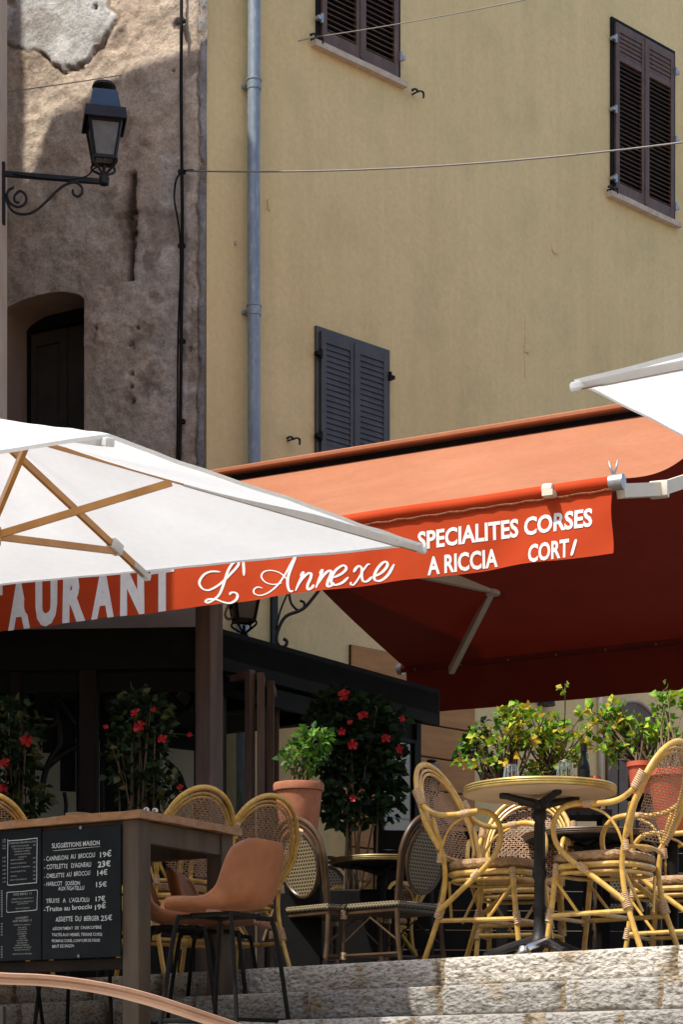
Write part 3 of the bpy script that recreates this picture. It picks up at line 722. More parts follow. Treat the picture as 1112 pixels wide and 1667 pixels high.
# black cables down the old wall
cb = thing('wall_cable', 'bundle of black cables running down the old brown wall near its corner', 'cable', BW.pt(0.2, 5.0, 0.06))
x = B()
tube(x, [BW.at(303+dx, py_, 0.075) for dx, py_ in ((0, -60), (0, 60), (-0.5, 150), (0.5, 260), (1.5, 400), (0, 520), (-1, 640), (-2, 700), (-4, 790))], 0.014, 6, sm=4)
obj('cable', x, m_black, cb, smooth='all')
x = B()
tube(x, [BW.at(a, b_, 0.07) for a, b_ in ((322, 283), (308, 284), (299, 290), (293, 303), (291, 330), (296, 360), (300, 390), (301, 440), (297, 560), (296, 700), (294, 790))], 0.008, 6, sm=4)
obj('cable', x, m_black, cb, smooth='all')
x = B()
for py_ in (40, 285, 405, 560, 690):
    p = BW.at(302, py_, 0.06); box(x, p, (0.05, 0.04, 0.03), R(-27))
obj('clip', x, m_iron, cb)
def wire(name, a, b_, sag, r, lab, mat=m_wire):
    a, b_ = V(a), V(b_); x = B()
    tube(x, [a.lerp(b_, i/24) - V((0, 0, sag*4*(i/24)*(1-i/24))) for i in range(25)], r, 5)
    tag(obj(name, x, mat, smooth='all'), lab, 'wire')
wire('overhead_wire', BW.at(309, 284, 0.07), P(1300, 205, 13.0), 0.10, 0.0065, 'grey wire crossing the yellow wall at mid height, passing over the far right window')
wire('overhead_wire', P(-60, 158, 15.6), YW.at(506, 66, 0.08), 0.04, 0.004, 'thin wire from the lantern side over the old wall to the top window catch')
wire('overhead_wire', YW.at(506, 66, 0.08), P(1100, -55, 12.0), 0.03, 0.004, 'thin wire rising right across the top window')

# ------------------------------------------------------------------ house on the left (its end wall just enters the picture)
lh = thing('corner_house', 'sandy plastered house whose edge shows beside the lantern bracket', 'house', (-6, 12, 0))
LX, LY0, LY1 = -2.462, 10.3, 14.45
x = B()
prof = [(LX, -0.5), (LX, 11.24), (-4.7, 12.95), (-9.0, 11.2), (-9.0, -0.5)]
LYN, LY0 = LY0, 13.25
a = [x.verts.new((p[0], LY0, p[1])) for p in prof]; b_ = [x.verts.new((p[0], LY1, p[1])) for p in prof]
x.faces.new(a); x.faces.new(b_[::-1])
for i in range(len(prof)): x.faces.new((a[i], b_[i], b_[(i+1) % len(prof)], a[(i+1) % len(prof)]))
bmesh.ops.recalc_face_normals(x, faces=x.faces)
obj('wall', x, m_pinkwall, lh)
x = B(); boxv(x, (-9, LYN, -0.5), (9+LX, 0, 0), (0, 13.245-LYN, 0), (0, 0, 7.7)); obj('low_wing', x, m_pinkwall, lh)
x = B(); boxv(x, (-9, 14.52, -0.5), (3.98, 0, 0), (0, 2.6, 0), (0, 0, 19)); obj('tower', x, m_pinkwall, lh)

# houses round the little square, behind and beside the viewer
for nm, lab, o_, sz in (('opposite_house', 'plain plastered house across the square, behind the viewer', (-26, -22, -2), (52, 7, 14)), ('side_house', 'plain plastered house along the right side of the square, out of view', (9, -14, -2), (7, 22, 13)), ('side_house', 'plain plastered house along the left side of the square, out of view', (-17, -14, -2), (7, 20, 11))):
    t = thing(nm, lab, 'house', (o_[0]+sz[0]/2, o_[1]+sz[1]/2, -1.7)); x = B()
    boxv(x, o_, (sz[0], 0, 0), (0, sz[1], 0), (0, 0, sz[2])); obj('wall', x, m_pinkwall, t)
    x = B(); boxv(x, (o_[0]-0.3, o_[1]-0.3, o_[2]+sz[2]+0.003), (sz[0]+0.6, 0, 0), (0, sz[1]+0.6, 0), (0, 0, 0.25)); obj('roof', x, m_tile, t)

# ------------------------------------------------------------------ wall lantern on its scrolled bracket
def quad_ring(bm, c, hw, hd, z, rz):
    m = Matrix.Rotation(rz, 3, 'Z')
    return [bm.verts.new(V((c.x, c.y, 0)) + m @ V((a*hw, b_*hd, 0)) + V((0, 0, z))) for a, b_ in ((-1, -1), (1, -1), (1, 1), (-1, 1))]
def rings_mesh(bm, rings, cap0=True, cap1=True):
    for a, b_ in zip(rings, rings[1:]):
        for k in range(4): bm.faces.new((a[k], a[(k+1) % 4], b_[(k+1) % 4], b_[k]))
    if cap0: bm.faces.new(rings[0][::-1])
    if cap1: bm.faces.new(rings[-1])
def lantern(px_, Y, ytop, s, rz, parent_t, bulb=True, hood=m_lampblue):
    """px_, ytop: place of the lamp; s metres per photo pixel of its own drawing"""
    base = P(px_, ytop, Y); cx = V((base.x, base.y, 0)); zt0 = base.z
    def z(y): return zt0 - (y-137)*s
    x = B()
    lathe(x, [(0.0, z(137)), (18*s, z(138)), (20*s, z(143)), (11*s, z(148)), (11*s, z(153)), (16*s, z(154)), (16*s, z(157))][::-1], cx, 16)
    obj('chimney_cap', x, m_iron, parent_t, smooth='auto')
    x = B(); rings_mesh(x, [quad_ring(x, cx, 26*s, 26*s, z(188), rz), quad_ring(x, cx, 25.5*s, 25.5*s, z(186), rz), quad_ring(x, cx, 20*s, 20*s, z(156), rz), quad_ring(x, cx, 19*s, 19*s, z(154), rz)])
    obj('hood', x, hood, parent_t)
    x = B(); rings_mesh(x, [quad_ring(x, cx, 30*s, 30*s, z(196), rz), quad_ring(x, cx, 32.5*s, 32.5*s, z(206), rz), quad_ring(x, cx, 34.5*s, 34.5*s, z(205), rz), quad_ring(x, cx, 32.5*s, 32.5*s, z(187), rz), quad_ring(x, cx, 26*s, 26*s, z(185), rz)][::1], cap0=False)
    obj('eave', x, m_iron, parent_t)
    x = B()
    top = quad_ring(x, cx, 28*s, 28*s, z(190), rz); bot = quad_ring(x, cx, 16.5*s, 16.5*s, z(262), rz)
    tp = [v.co.copy() for v in top]; bt = [v.co.copy() for v in bot]
    bmesh.ops.delete(x, geom=top+bot, context='VERTS')
    for a, b_ in zip(tp, bt): beam(x, a, b_, 4*s, 4*s)
    for q in ((tp, 0.22), (tp, 1.0)):
        f_ = q[1]; rr = [a.lerp(b_, f_) for a, b_ in zip(tp, bt)]
        for k in range(4): beam(x, rr[k], rr[(k+1) % 4], 5*s, 5*s)
    for k in range(4):
        a = bt[k]; c_ = V((cx.x, cx.y, 0))
        tube(x, [a, a + V((0, 0, -8*s)) + (a-V((cx.x, cx.y, a.z)))*0.15, V((cx.x, cx.y, z(283))) + (a-V((cx.x, cx.y, a.z)))*0.3, V((cx.x, cx.y, z(290)))], 2.2*s, 5, sm=3)
    obj('frame', x, m_iron, parent_t)
    x = B(); rings_mesh(x, [quad_ring(x, cx, 15*s, 15*s, z(260), rz), quad_ring(x, cx, 26.5*s, 26.5*s, z(192), rz)], False, False)
    obj('pane', x, m_frost, parent_t)
    if bulb:
        x = B(); lathe(x, [(0.0, z(262)), (5*s, z(258)), (5*s, z(240)), (8*s, z(225)), (0.0, z(212))], cx, 12); obj('bulb', x, m_frost, parent_t, smooth='all')
    x = B(); lathe(x, [(0.0, z(304)), (8*s, z(301)), (9*s, z(291)), (7*s, z(286)), (3*s, z(284)), (3*s, z(270))], cx, 14)
    obj('finial', x, m_iron, parent_t, smooth='auto')
    return z
LY = 14.25
ln = thing('wall_lantern', 'black wall lantern on a scrolled iron bracket, high against the brown wall', 'lantern', P(6, 365, LY))
lantern(169, LY+0.05, 137, LY/F*1.0, R(12), ln)
x = B(); boxv(x, P(5, 365, LY)-V((0.012, 0.02, 0)), V((0.024, 0, 0)), V((0, 0.04, 0)), V((0, 0, 100/F*LY))); obj('wall_plate', x, m_iron, ln)
x = B(); beam(x, P(6, 283, LY), P(168, 296, LY+0.05), 0.032, 0.034); obj('arm', x, m_iron, ln)
x = B()
tube(x, [P(a, b_, LY) for a, b_ in ((31, 330), (24, 328), (23, 319), (32, 311), (41, 318), (41, 330), (30, 337), (17, 332), (11, 320), (13, 310), (22, 305))][::-1]+[], 0.010, 7, sm=4)
tube(x, [P(a, b_, LY) for a, b_ in ((10, 316), (12, 332), (22, 345), (38, 349), (56, 344), (75, 328), (94, 309), (108, 300), (122, 297), (132, 304), (133, 314), (126, 320), (119, 316), (118, 309))], 0.010, 7, sm=4)
obj('scroll', x, m_iron, ln, smooth='all')
x = B(); tube(x, [P(20, 283, LY-0.01), P(60, 289, LY-0.02), P(110, 292, LY-0.02), P(140, 287, LY), P(152, 275, LY), P(165, 268, LY)], 0.006, 5, sm=3); obj('cable', x, m_black, ln, smooth='all')

# ------------------------------------------------------------------ white parasols
def canopy_f(C, n, ex, ey, a_, b_, rise, sag, edge_sag):
    """square canopy: u, v in -1..1 along ex, ey; returns point"""
    def f(u, v):
        m = max(abs(u), abs(v)); 
        if m < 1e-6: return C + n*rise
        h = rise*(1-m)
        # rib directions: axes and diagonals; fabric sags between them
        au, av = abs(u)/m, abs(v)/m; q = min(au, av)          # 0 at mid rib, 1 at corner rib
        s_ = math.sin(math.pi*q)
        h -= sag*s_*math.sin(math.pi*min(1, m)**0.8)
        ins = 1 - edge_sag*s_*m*m
        h += 0.010*m*(1-m)*2*math.sin(math.atan2(v, u)*23+3*m) + 0.006*m*noise.noise(V((u*5, v*5, 2.2)))
        return C + ex*(u*a_*ins) + ey*(v*b_*ins) + n*h
    return f
def parasol(name, label, C, n, ex, ey, a_, b_, rise, hub_drop, T_, strut_f, group=None, hem=0.012):
    t = thing(name, label, 'parasol', V((C.x, C.y, T_)))
    f = canopy_f(C, n, ex, ey, a_, b_, rise, 0.05, 0.012)
    x = B(); N_ = 64
    rows = [[x.verts.new(f(-1+2*i/N_, -1+2*j/N_)) for j in range(N_+1)] for i in range(N_+1)]
    for i in range(N_):
        for j in range(N_):
            q4 = (rows[i][j], rows[i+1][j], rows[i+1][j+1], rows[i][j+1])
            if i == j: x.faces.new((q4[0], q4[1], q4[2])); x.faces.new((q4[0], q4[2], q4[3]))
            elif i+j == N_-1: x.faces.new((q4[0], q4[1], q4[3])); x.faces.new((q4[1], q4[2], q4[3]))
            else: x.faces.new(q4)
    # hem hangs from the rim
    rim = [rows[i][0] for i in range(N_)] + [rows[N_][j] for j in range(N_)] + [rows[N_-i][N_] for i in range(N_)] + [rows[0][N_-j] for j in range(N_)]
    low = [x.verts.new(v.co*1 - n*hem + (C-v.co).normalized()*0.012) for v in rim]
    for k in range(len(rim)): x.faces.new((rim[k], rim[(k+1) % len(rim)], low[(k+1) % len(rim)], low[k]))
    can = obj('canopy', x, m_canvas, t, smooth='auto')
    hub = C - n*hub_drop
    for (u, v) in ((1, 1), (0, 1), (-1, 1), (-1, -1), (0, -1), (1, -1)):
        x = B(); p0 = C + n*(rise-0.04); p1 = C + ex*(u*a_*0.985) + ey*(v*b_*0.985) - n*0.022
        beam(x, p0, p1, 0.020, 0.032, n); rb = obj('rib', x, m_ribwood, t)
        x = B(); sf = strut_f[0] if u == 0 else strut_f[1]
        q = p0.lerp(p1, sf) - n*0.02
        beam(x, hub + (ex*u*a_+ey*v*b_).normalized()*0.05, q, 0.020, 0.032, n); obj('strut', x, m_ribwood, t)
        d = (p1-p0).normalized()
        if not (u == 0 and v == -1):
            x = B(); beam(x, p0.lerp(p1, sf+0.03), p1 - d*0.09, 0.026, 0.036, n); obj('sleeve', x, m_canvas, can)
        x = B(); beam(x, p1 - d*0.10, p1 + d*0.045, 0.034, 0.032, n); bev(x, 0.006, 2)
        obj('pocket', x, m_canvas, can)
        if u == 0:
            x = B(); beam(x, p0.lerp(p1, sf)-d*0.04, p0.lerp(p1, sf)+d*0.04, 0.05, 0.055, n); bev(x, 0.006, 2); obj('rib_clip', x, m_canvas, rb)
    x = B(); lathe(x, [(0.03, -0.05), (0.062, -0.045), (0.065, 0.03), (0.04, 0.05), (0.02, 0.05)], n=18)
    bmesh.ops.transform(x, matrix=Matrix.Translation(hub) @ n.to_track_quat('Z', 'Y').to_matrix().to_4x4(), verts=x.verts); obj('hub', x, m_ribwood, t, smooth='auto')
    x = B(); foot = V((C.x, C.y, T_)); k = (C.z-T_)/n.z; foot = C - n*k
    tube(x, [C + n*(rise-0.02), foot+V((0, 0, 0.03))], 0.024, 14); obj('pole', x, m_ribwood, t, smooth='auto')
    x = B(); box(x, foot+V((0, 0, 0.035)), (0.6, 0.6, 0.06)); bev(x, 0.01, 2); boxv(x, foot+V((-0.04, -0.04, 0.066)), (0.08, 0, 0), (0, 0.08, 0), (0, 0, 0.25)); obj('base', x, m_slate, t)
    return t
sc_ = 9.2
T_ = P(690, 885, 1.0)*sc_; A_ = P(178, 706, 0.761)*sc_; B_ = P(237, 928, 1.082)*sc_
ex_ = (B_-T_); a2 = ex_.length; ex_ = ex_.normalized()
ey_ = (A_-T_); b2 = ey_.length/2; ey_ = (ey_ - ex_*ey_.dot(ex_)).normalized()
nn = ex_.cross(ey_); nn = nn if nn.z > 0 else -nn
C_ = B_ + ey_*b2
parasol('parasol', 'white square parasol with varnished wooden ribs, covering the left end of the red awning', C_, nn, ex_, ey_, a2, b2, 0.50, 0.02, 0.0, (0.80, 0.42))
T_ = P(934, 618, 8.2); e1 = V((0.62, 0.785, 0)).normalized(); e2 = V((0.785, -0.62, 0)).normalized()
C_ = T_ + e1*1.5 + e2*1.5
parasol('parasol', 'white parasol whose pointed corner enters at the right edge of the photo, above the awning', C_, V((0, 0, 1)), e1, e2, 1.5, 1.5, 0.5, 0.05, 0.0, (0.8, 0.45), hem=0.016)

# ------------------------------------------------------------------ double awning
AF = Plane((1.415, 10.2, 0), (-0.89, 0.455))          # front valance plane, t grows to the left
ZV, ZB = 2.70, 3.06
inward = -AF.n
LEN = 6.4
RX, RZ = 2.2, 4.20
BX, BZ = 5.24, 3.42; BL = 3.66
aw = thing('awning', 'large rust orange double awning with lettered valance over the terrace', 'awning', AF.pt(2.5, TZ, -2.2))
def vwave(t, z):
    q = (ZB-z)/(ZB-ZV); e = max(0, 1.3-t)
    return 0.010*math.sin(t*4.1+0.6)*q + 0.022*q*q*math.exp(-(t/0.35)**2) + 0.012*q*math.sin((t*1.0+z*1.2)*9)*min(1, e) + 0.004*math.sin(t*17+z*9)*q
x = B()
vrow = grid(x, lambda u, v: AF.pt(-0.0 + LEN*u + 0.008*math.sin(v*5)*(1 if u < 0.01 else 0), ZB - 0.012 - (ZB-ZV-0.012 + 0.004*math.sin(u*60))*v, 0.014 + vwave(LEN*u, ZB-(ZB-ZV)*v)), 220, 16)
val = obj('front_valance', x, m_val, aw, smooth='all')
def vw(t, z): return vwave(t, z)
def letter(s, a, b_, cap, bold, parts=False):
    y = B(); text_on(y, s, AF, a, b_, cap, out=0.0165, bold=bold, fn=vw)
    obj('lettering', y, m_white_print, val)
letter('SPECIALITES CORSES', (682, 895), (968, 858), 28, 0.03)
letter('A RICCIA', (697, 936), (812, 922), 28, 0.03)
letter('CORT', (864, 917.5), (931, 908), 28, 0.03)
y = B(); ribbon_px(y, AF, [(935, 907.5), (937.5, 899), (940, 890), (942.5, 880.5)], 0.0165, out=0.018, fn=vw, cal=0.0, o=(0, 0), s=1.0); obj('lettering', y, m_white_print, val)
# RESTAURANT, its first letters behind the parasol and beyond the edge of the photo
y = B()
t_e, z_e = AF.hit(292, 995.5)
H_ = 0.262; z_b = 2.722; per = 0.2045; word = 'RESTAURANT'
for i, ch in enumerate(word):
    vs, fs = text_polys(ch, 0.062)
    x0 = min(v.x for v in vs); x1 = max(v.x for v in vs); tl_ = t_e + per*(len(word)-i) - 0.012; wl = per-0.042
    vv = [y.verts.new(AF.pt(tl_ - (v.x-x0)/(x1-x0)*wl, z_b + v.y/0.70*H_, 0.0165+vwave(tl_-(v.x-x0)/(x1-x0)*wl, z_b+v.y/0.7*H_))) for v in vs]
    for f_ in fs: y.faces.new([vv[k] for k in f_])
obj('lettering', y, m_white_print, val)
y = B(); W_ = 0.0185
def rb(pts, w_=W_, **k): ribbon_px(y, AF, pts, w_, out=0.0168, fn=vw, **k)
rb([(160, 243), (120, 241), (88, 255), (68, 286), (78, 312), (105, 321), (140, 307), (172, 284), (205, 252), (230, 226), (240, 208), (230, 200), (212, 210), (194, 238), (181, 275), (170, 308), (154, 342), (128, 364), (103, 375), (94, 369), (108, 360), (140, 361), (172, 373), (202, 377), (226, 364), (234, 346), (226, 333), (208, 333), (199, 342)])
rb([(260, 199), (262, 225), (263, 260)], 0.019, cal=0.3)
rb([(490, 170), (466, 213), (440, 262), (410, 303), (372, 333), (335, 345), (308, 337), (305, 320), (322, 309), (344, 314)], 0.0125)
rb([(491, 170), (474, 215), (458, 262), (455, 300), (464, 328), (478, 326)], 0.019)
rb([(430, 293), (392, 299), (356, 288), (338, 264), (350, 243), (382, 238), (418, 248), (444, 268), (456, 285)], 0.012)
rb([(508, 262), (521, 246), (516, 262), (488, 326)], 0.0165); rb([(494, 308), (516, 274), (540, 252), (554, 252), (552, 272), (540, 300), (541, 320), (556, 314), (568, 300)])
rb([(590, 252), (603, 236), (598, 254), (576, 314)], 0.0165); rb([(582, 298), (600, 270), (622, 246), (640, 240), (640, 258), (628, 288), (628, 308), (644, 304), (656, 292)])
rb([(652, 270), (684, 255), (706, 234), (700, 218), (682, 222), (660, 240), (646, 266), (644, 292), (660, 302), (690, 292), (716, 268)])
rb([(738, 246), (748, 228), (762, 219), (772, 232), (771, 262), (778, 284), (796, 282), (815, 264)])
rb([(808, 212), (796, 212), (776, 240), (754, 278), (736, 300), (725, 298), (728, 288)], 0.0125)
rb([(826, 262), (856, 246), (880, 218), (876, 200), (858, 206), (836, 232), (824, 262), (830, 280), (854, 280), (884, 256), (910, 210)])
obj('lettering', y, m_white_print, val)
# front slope, with the soft drop of real canvas, and its roll
x = B()
def slope(u, v):
    t = LEN*u; s_ = 0.045*math.sin(math.pi*v) + 0.012*math.sin(math.pi*v)*math.sin(t*5) 
    return AF.pt(t, ZB+0.035+(RZ-0.035-ZB-0.035)*v - s_ - 0.10*math.exp(-(t/0.5)**2)*math.sin(math.pi*v), -RX*v)
grid(x, slope, 90, 24)
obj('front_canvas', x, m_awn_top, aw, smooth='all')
x = B(); tube(x, [AF.pt(LEN*i/40, ZB+0.012+0.002*math.sin(i), 0.002) for i in range(41)], 0.037, 12); fb = obj('front_bar', x, m_val, aw, smooth='auto')
x = B(); tube(x, [AF.pt(LEN*i/160, ZB-0.028+0.003*math.sin(i*1.7), 0.026+0.002*math.sin(i*2.3)) for i in range(161)], 0.005, 5); obj('bar_seam', x, M('worn_seam', (0.16, 0.05, 0.02), (0.34, 0.15, 0.08), sc=60, rough=0.9), fb)
x = B(); tube(x, [AF.pt(0.02, ZB+0.012, 0.002), AF.pt(-0.055, ZB+0.012, 0.002)], 0.041, 16); obj('end_cap', x, m_zinc, fb, smooth='auto')
x = B()
for dx in (-0.022, 0.028): tube(x, [AF.pt(0.0, ZB+0.05, 0), AF.pt(0.0+dx*0.6, ZB+0.09, 0), AF.pt(dx, ZB+0.13, 0.0)], [0.006, 0.007, 0.003], 6)
obj('tie', x, m_zinc, fb, smooth='all')
t_c, z_c = AF.hit(897, 806)
x = B(); lathe(x, [(0.0, -0.03), (0.028, -0.028), (0.032, 0.0), (0.032, 0.022), (0.022, 0.03), (0.0, 0.031)], n=16)
bmesh.ops.transform(x, matrix=Matrix.Translation(AF.pt(t_c, ZB+0.015, 0.04)) @ AF.d.to_track_quat('Z', 'Y').to_matrix().to_4x4(), verts=x.verts)
boxv(x, AF.pt(t_c-0.045, ZB-0.03, 0.02), AF.d*0.06, V((0, 0, 0.03)), AF.n*0.07); obj('clamp', x, m_arm, fb, smooth='auto')
# ridge hood
x = B(); boxv(x, AF.pt(-0.03, RZ+0.01, -RX+0.07), AF.d*(LEN+0.06), -AF.n*0.20 + V((0, 0, 0.03)), V((0, 0, 0.035))); bev(x, 0.008, 1)
hd = obj('ridge_hood', x, m_awn_top, aw)
x = B(); boxv(x, AF.pt(0.0, RZ-0.14, -RX-0.01), AF.d*LEN, -AF.n*0.08, V((0, 0, 0.148))); obj('ridge_shadow_box', x, m_black, aw)  # black box gives the dark shadow gap under the hood
# back slope and its valance
x = B()
grid(x, lambda u, v: AF.pt(BL*u, RZ-0.06 + (BZ-RZ+0.06)*v - 0.05*math.sin(math.pi*v), -RX-0.10-(BX-RX-0.10)*v), 30, 16)
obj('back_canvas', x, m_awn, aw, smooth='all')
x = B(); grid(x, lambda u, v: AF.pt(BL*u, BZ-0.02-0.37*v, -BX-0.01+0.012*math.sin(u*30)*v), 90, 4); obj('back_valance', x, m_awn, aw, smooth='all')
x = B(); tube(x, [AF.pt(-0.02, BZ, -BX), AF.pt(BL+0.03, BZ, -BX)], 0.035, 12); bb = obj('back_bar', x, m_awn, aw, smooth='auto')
x = B(); tube(x, [AF.pt(BL+0.03, BZ, -BX), AF.pt(BL+0.07, BZ, -BX)], 0.05, 12); obj('end_cap', x, m_zinc, bb, smooth='auto')
for i in range(9):
    x = B(); tube(x, [AF.pt(BL-0.1-0.42*i, BZ-0.025, -BX+0.03), AF.pt(BL-0.1-0.42*i, BZ-0.025, -BX+0.042)], 0.008, 8); obj('rivet', x, m_zinc, bb)
# folding arms
el = P(803, 958, 14.9)
x = B(); beam(x, P(600, 915, 14.3), el+V((0.02, 0, 0)), 0.05, 0.075); ar = obj('folding_arm', x, m_arm, aw)
x = B(); beam(x, el, P(735, 1092, 16.1), 0.045, 0.06); obj('forearm', x, m_arm, ar)
x = B(); tube(x, [el+V((0, 0, -0.05)), el+V((0, 0, 0.05))], 0.055, 14); obj('elbow', x, m_arm, ar, smooth='auto')
a0, a1, a2_ = AF.pt(-0.03, ZB-0.03, -0.02), P(1074, 797, 10.5), P(1240, 742, 11.4)
x = B(); beam(x, a0, a1, 0.05, 0.070); ar = obj('folding_arm', x, m_arm, aw, label='cream folding arm beyond the right end of the front bar')
x = B(); beam(x, a1, a2_, 0.05, 0.070); obj('forearm', x, m_arm, ar)
x = B(); box(x, a1, (0.10, 0.06, 0.085), R(-20)); bev(x, 0.008, 2); obj('elbow', x, m_arm, ar, smooth='auto')
x = B()
for t in (-0.12, 5.9):
    tube(x, [AF.pt(t, TZ, -RX-0.05), AF.pt(t, RZ-0.1, -RX-0.05)], 0.04, 12)
    obj('mast', x, m_black, aw, smooth='auto', label=None); x = B()
x.free()

# ------------------------------------------------------------------ glazed veranda
VP = Plane((-0.818, 12.4, 0), (0.6, 0.8)); VP.n = V((0.8, -0.6, 0))
ver = thing('veranda', 'dark timber veranda with folding glass doors behind the terrace', 'veranda', VP.pt(0, TZ, 0))
vz0, vz1 = 2.60, 2.80
VL = Plane((-0.818, 12.4, 0), (-1.0, 0.07))
c0, c1 = VP.pt(0, 0), VP.pt(2.55, 0)
roof_poly = [(c0.x, c0.y), (c1.x, c1.y), (-0.80, 15.22), (-1.10, 15.42), (-2.42, 14.40), (-2.42, 12.51)]
x = B(); prism(x, roof_poly, vz0+0.05, vz1)
obj('roof', x, m_black, ver)
x = B(); boxv(x, VP.pt(0.0, vz0-0.03, 0.0), VP.d*2.57, -VP.n*0.06, V((0, 0, 0.262))); boxv(x, VL.pt(0.005, vz0-0.03, 0.0), VL.d*1.60, -VL.n*0.06, V((0, 0, 0.259))); obj('fascia', x, m_black, ver)
def post_at(px_, Yoff, w_, name='post', mat=m_post, z1=vz0-0.03, lab=None, out=None):
    pp = VP if px_ > 300 else VL
    t = pp.hit(px_, 1200)[0]; x = B()
    boxv(x, pp.pt(t-w_/2, TZ, -0.10 if out is None else out), pp.d*w_, pp.n*w_, V((0, 0, z1-TZ))); bev(x, 0.004, 1); return obj(name, x, mat, ver, label=lab)
post_at(327, 0, 0.125, z1=3.02, lab='weathered brown square post standing in front', out=0.004)
post_at(690, 0, 0.06, mat=m_black)
post_at(142, 0, 0.11, mat=m_dkwood); post_at(22, 0, 0.07, mat=m_dkwood)
for t in (0.4, 1.2, 1.9):
    x = B(); p = VP.pt(t, vz0-0.03, -0.08); boxv(x, p, VP.d*0.06, -VP.n*1.1, V((0, 0, 0.075))); obj('rafter', x, m_black, ver)
x = B(); boxv(x, VP.pt(0.14, vz0-0.16, -0.07), VP.d*2.22, -VP.n*0.04, V((0, 0, 0.12))); boxv(x, VL.pt(0.06, vz0-0.16, -0.07), VL.d*1.54, -VL.n*0.04, V((0, 0, 0.12))); obj('head_rail', x, m_black, ver)
def panel(a, b_, z0, z1, st=0.05, th=0.045, mat=m_post, gl=True, lab=None):
    a = V((a.x, a.y, 0)); b_ = V((b_.x, b_.y, 0)); d = (b_-a); L_ = d.length; d.normalize(); n_ = V((d.y, -d.x, 0))
    x = B()
    for q in (0, L_-st): boxv(x, a+d*q-n_*th/2+V((0, 0, z0)), d*st, n_*th, V((0, 0, z1-z0)))
    for q in (z0, z1-st): boxv(x, a+d*st-n_*(th/2-0.002)+V((0, 0, q)), d*(L_-2*st), n_*(th-0.004), V((0, 0, st)))
    pn = obj('folding_door', x, mat, ver, label=lab)
    if gl and L_ > 0.2:
        x = B(); boxv(x, a+d*st-n_*0.003+V((0, 0, z0+st)), d*(L_-2*st), n_*0.006, V((0, 0, z1-z0-2*st))); obj('pane', x, m_winglass, pn)
    return pn
p1 = P(356, 1200, 12.75); p2 = P(411, 1200, 12.52)
panel(p1, p2, TZ+0.02, 2.58)
panel(P(424, 1200, 12.5), P(431, 1200, 13.1), TZ+0.02, 2.56); panel(P(440, 1200, 12.7), P(449, 1200, 13.3), TZ+0.02, 2.55)
panel(VP.pt(1.88, 0, -0.05), VP.pt(2.32, 0, -0.05), TZ+0.02, vz0-0.17, st=0.03, mat=m_black)
# inside: pale walls with dark panels and a scrolled iron screen
x = B(); boxv(x, (-2.455, 12.55, TZ), (0.03, 0, 0), (0, 1.87, 0), (0, 0, 2.14)); obj('inner_wall', x, m_cream_wall, ver)
x = B()
ip = Plane((-2.40, 14.45, 0), (1.3, 1.0)); ip = Plane((-2.40, 14.42, 0), (1.40, 0.93))
boxv(x, ip.pt(0.0, TZ, -0.05), ip.d*1.62, ip.n*0.03, V((0, 0, 2.14))); obj('inner_wall', x, m_cream_wall, ver)
x = B(); boxv(x, (-2.424, 12.56, TZ), (0.03, 0, 0), (0, 1.84, 0), (0, 0, 1.20)); boxv(x, ip.pt(0.03, TZ, -0.019), ip.d*1.55, ip.n*0.02, V((0, 0, 1.20)))
boxv(x, (-2.424, 12.56, TZ+2.02), (0.03, 0, 0), (0, 1.84, 0), (0, 0, 0.11)); boxv(x, ip.pt(0.03, TZ+2.02, -0.019), ip.d*1.55, ip.n*0.02, V((0, 0, 0.11)))
obj('wainscot', x, m_black, ver)
scr = B(); SP = Plane((-2.25, 11.6, 0), (0.42, 0.9)); SP.n = V((0.9, -0.42, 0))
SPn = Plane(P(0, 1200, 12.95), (0.92, 0.25))
def sc_tube(pts, r=0.022): tube(scr, [SPn.at(a, b_) for a, b_ in pts], r, 6, sm=4)
def spiral(cx, cy, r0, a0, turns, sx=1): return [(cx+sx*r0*(1-0.75*i/14)*math.cos(a0+turns*2*math.pi*i/14), cy+r0*(1-0.75*i/14)*math.sin(a0+turns*2*math.pi*i/14)) for i in range(15)]
sc_tube([(66, 1320), (70, 1270), (82, 1235), (96, 1210), (90, 1160), (76, 1150)]); sc_tube(spiral(74, 1170, 22, -1.5, 0.9)); sc_tube([(60, 1122), (85, 1130), (104, 1150), (122, 1180)])
sc_tube([(70, 1255), (95, 1232), (125, 1215)]); sc_tube([(104, 1290), (107, 1310), (106, 1330)], 0.014)
sc_tube([(165, 1142), (185, 1128), (215, 1122), (245, 1140), (270, 1160), (300, 1158), (314, 1140), (312, 1125)]); sc_tube([(270, 1126), (285, 1140), (300, 1158)]); sc_tube([(290, 1124), (276, 1142)])
sc_tube([(270, 1240), (290, 1260), (300, 1285), (310, 1290)]); sc_tube([(300, 1290), (286, 1300), (270, 1320)], 0.014); sc_tube([(2, 1150), (18, 1160), (22, 1190), (10, 1210)]); 
sc_tube([(235, 1128), (225, 1170), (240, 1230), (262, 1300)])
for a, b_ in ((52, 1125), (128, 1128), (166, 1128), (320, 1130)): tube(scr, [SPn.at(a, 1100), SPn.at(a, 1560)], 0.02, 6)
obj('iron_screen', scr, m_iron, ver, smooth='all')
x = B(); 
for (a, b_, c_, d_) in ((99, 1137, 124, 1285), (70, 1190, 100, 1222), (200, 1150, 262, 1330), (166, 1158, 205, 1330)):
    p = SPn.at(a, d_, -0.06); q = SPn.at(b_ if False else c_, b_, -0.06); boxv(x, V((p.x, p.y, p.z)), V((q.x-p.x, q.y-p.y, 0)), V((0, 0, q.z-p.z)), V((0, 0.03, 0)))
obj('dark_panel', x, m_black, ver)

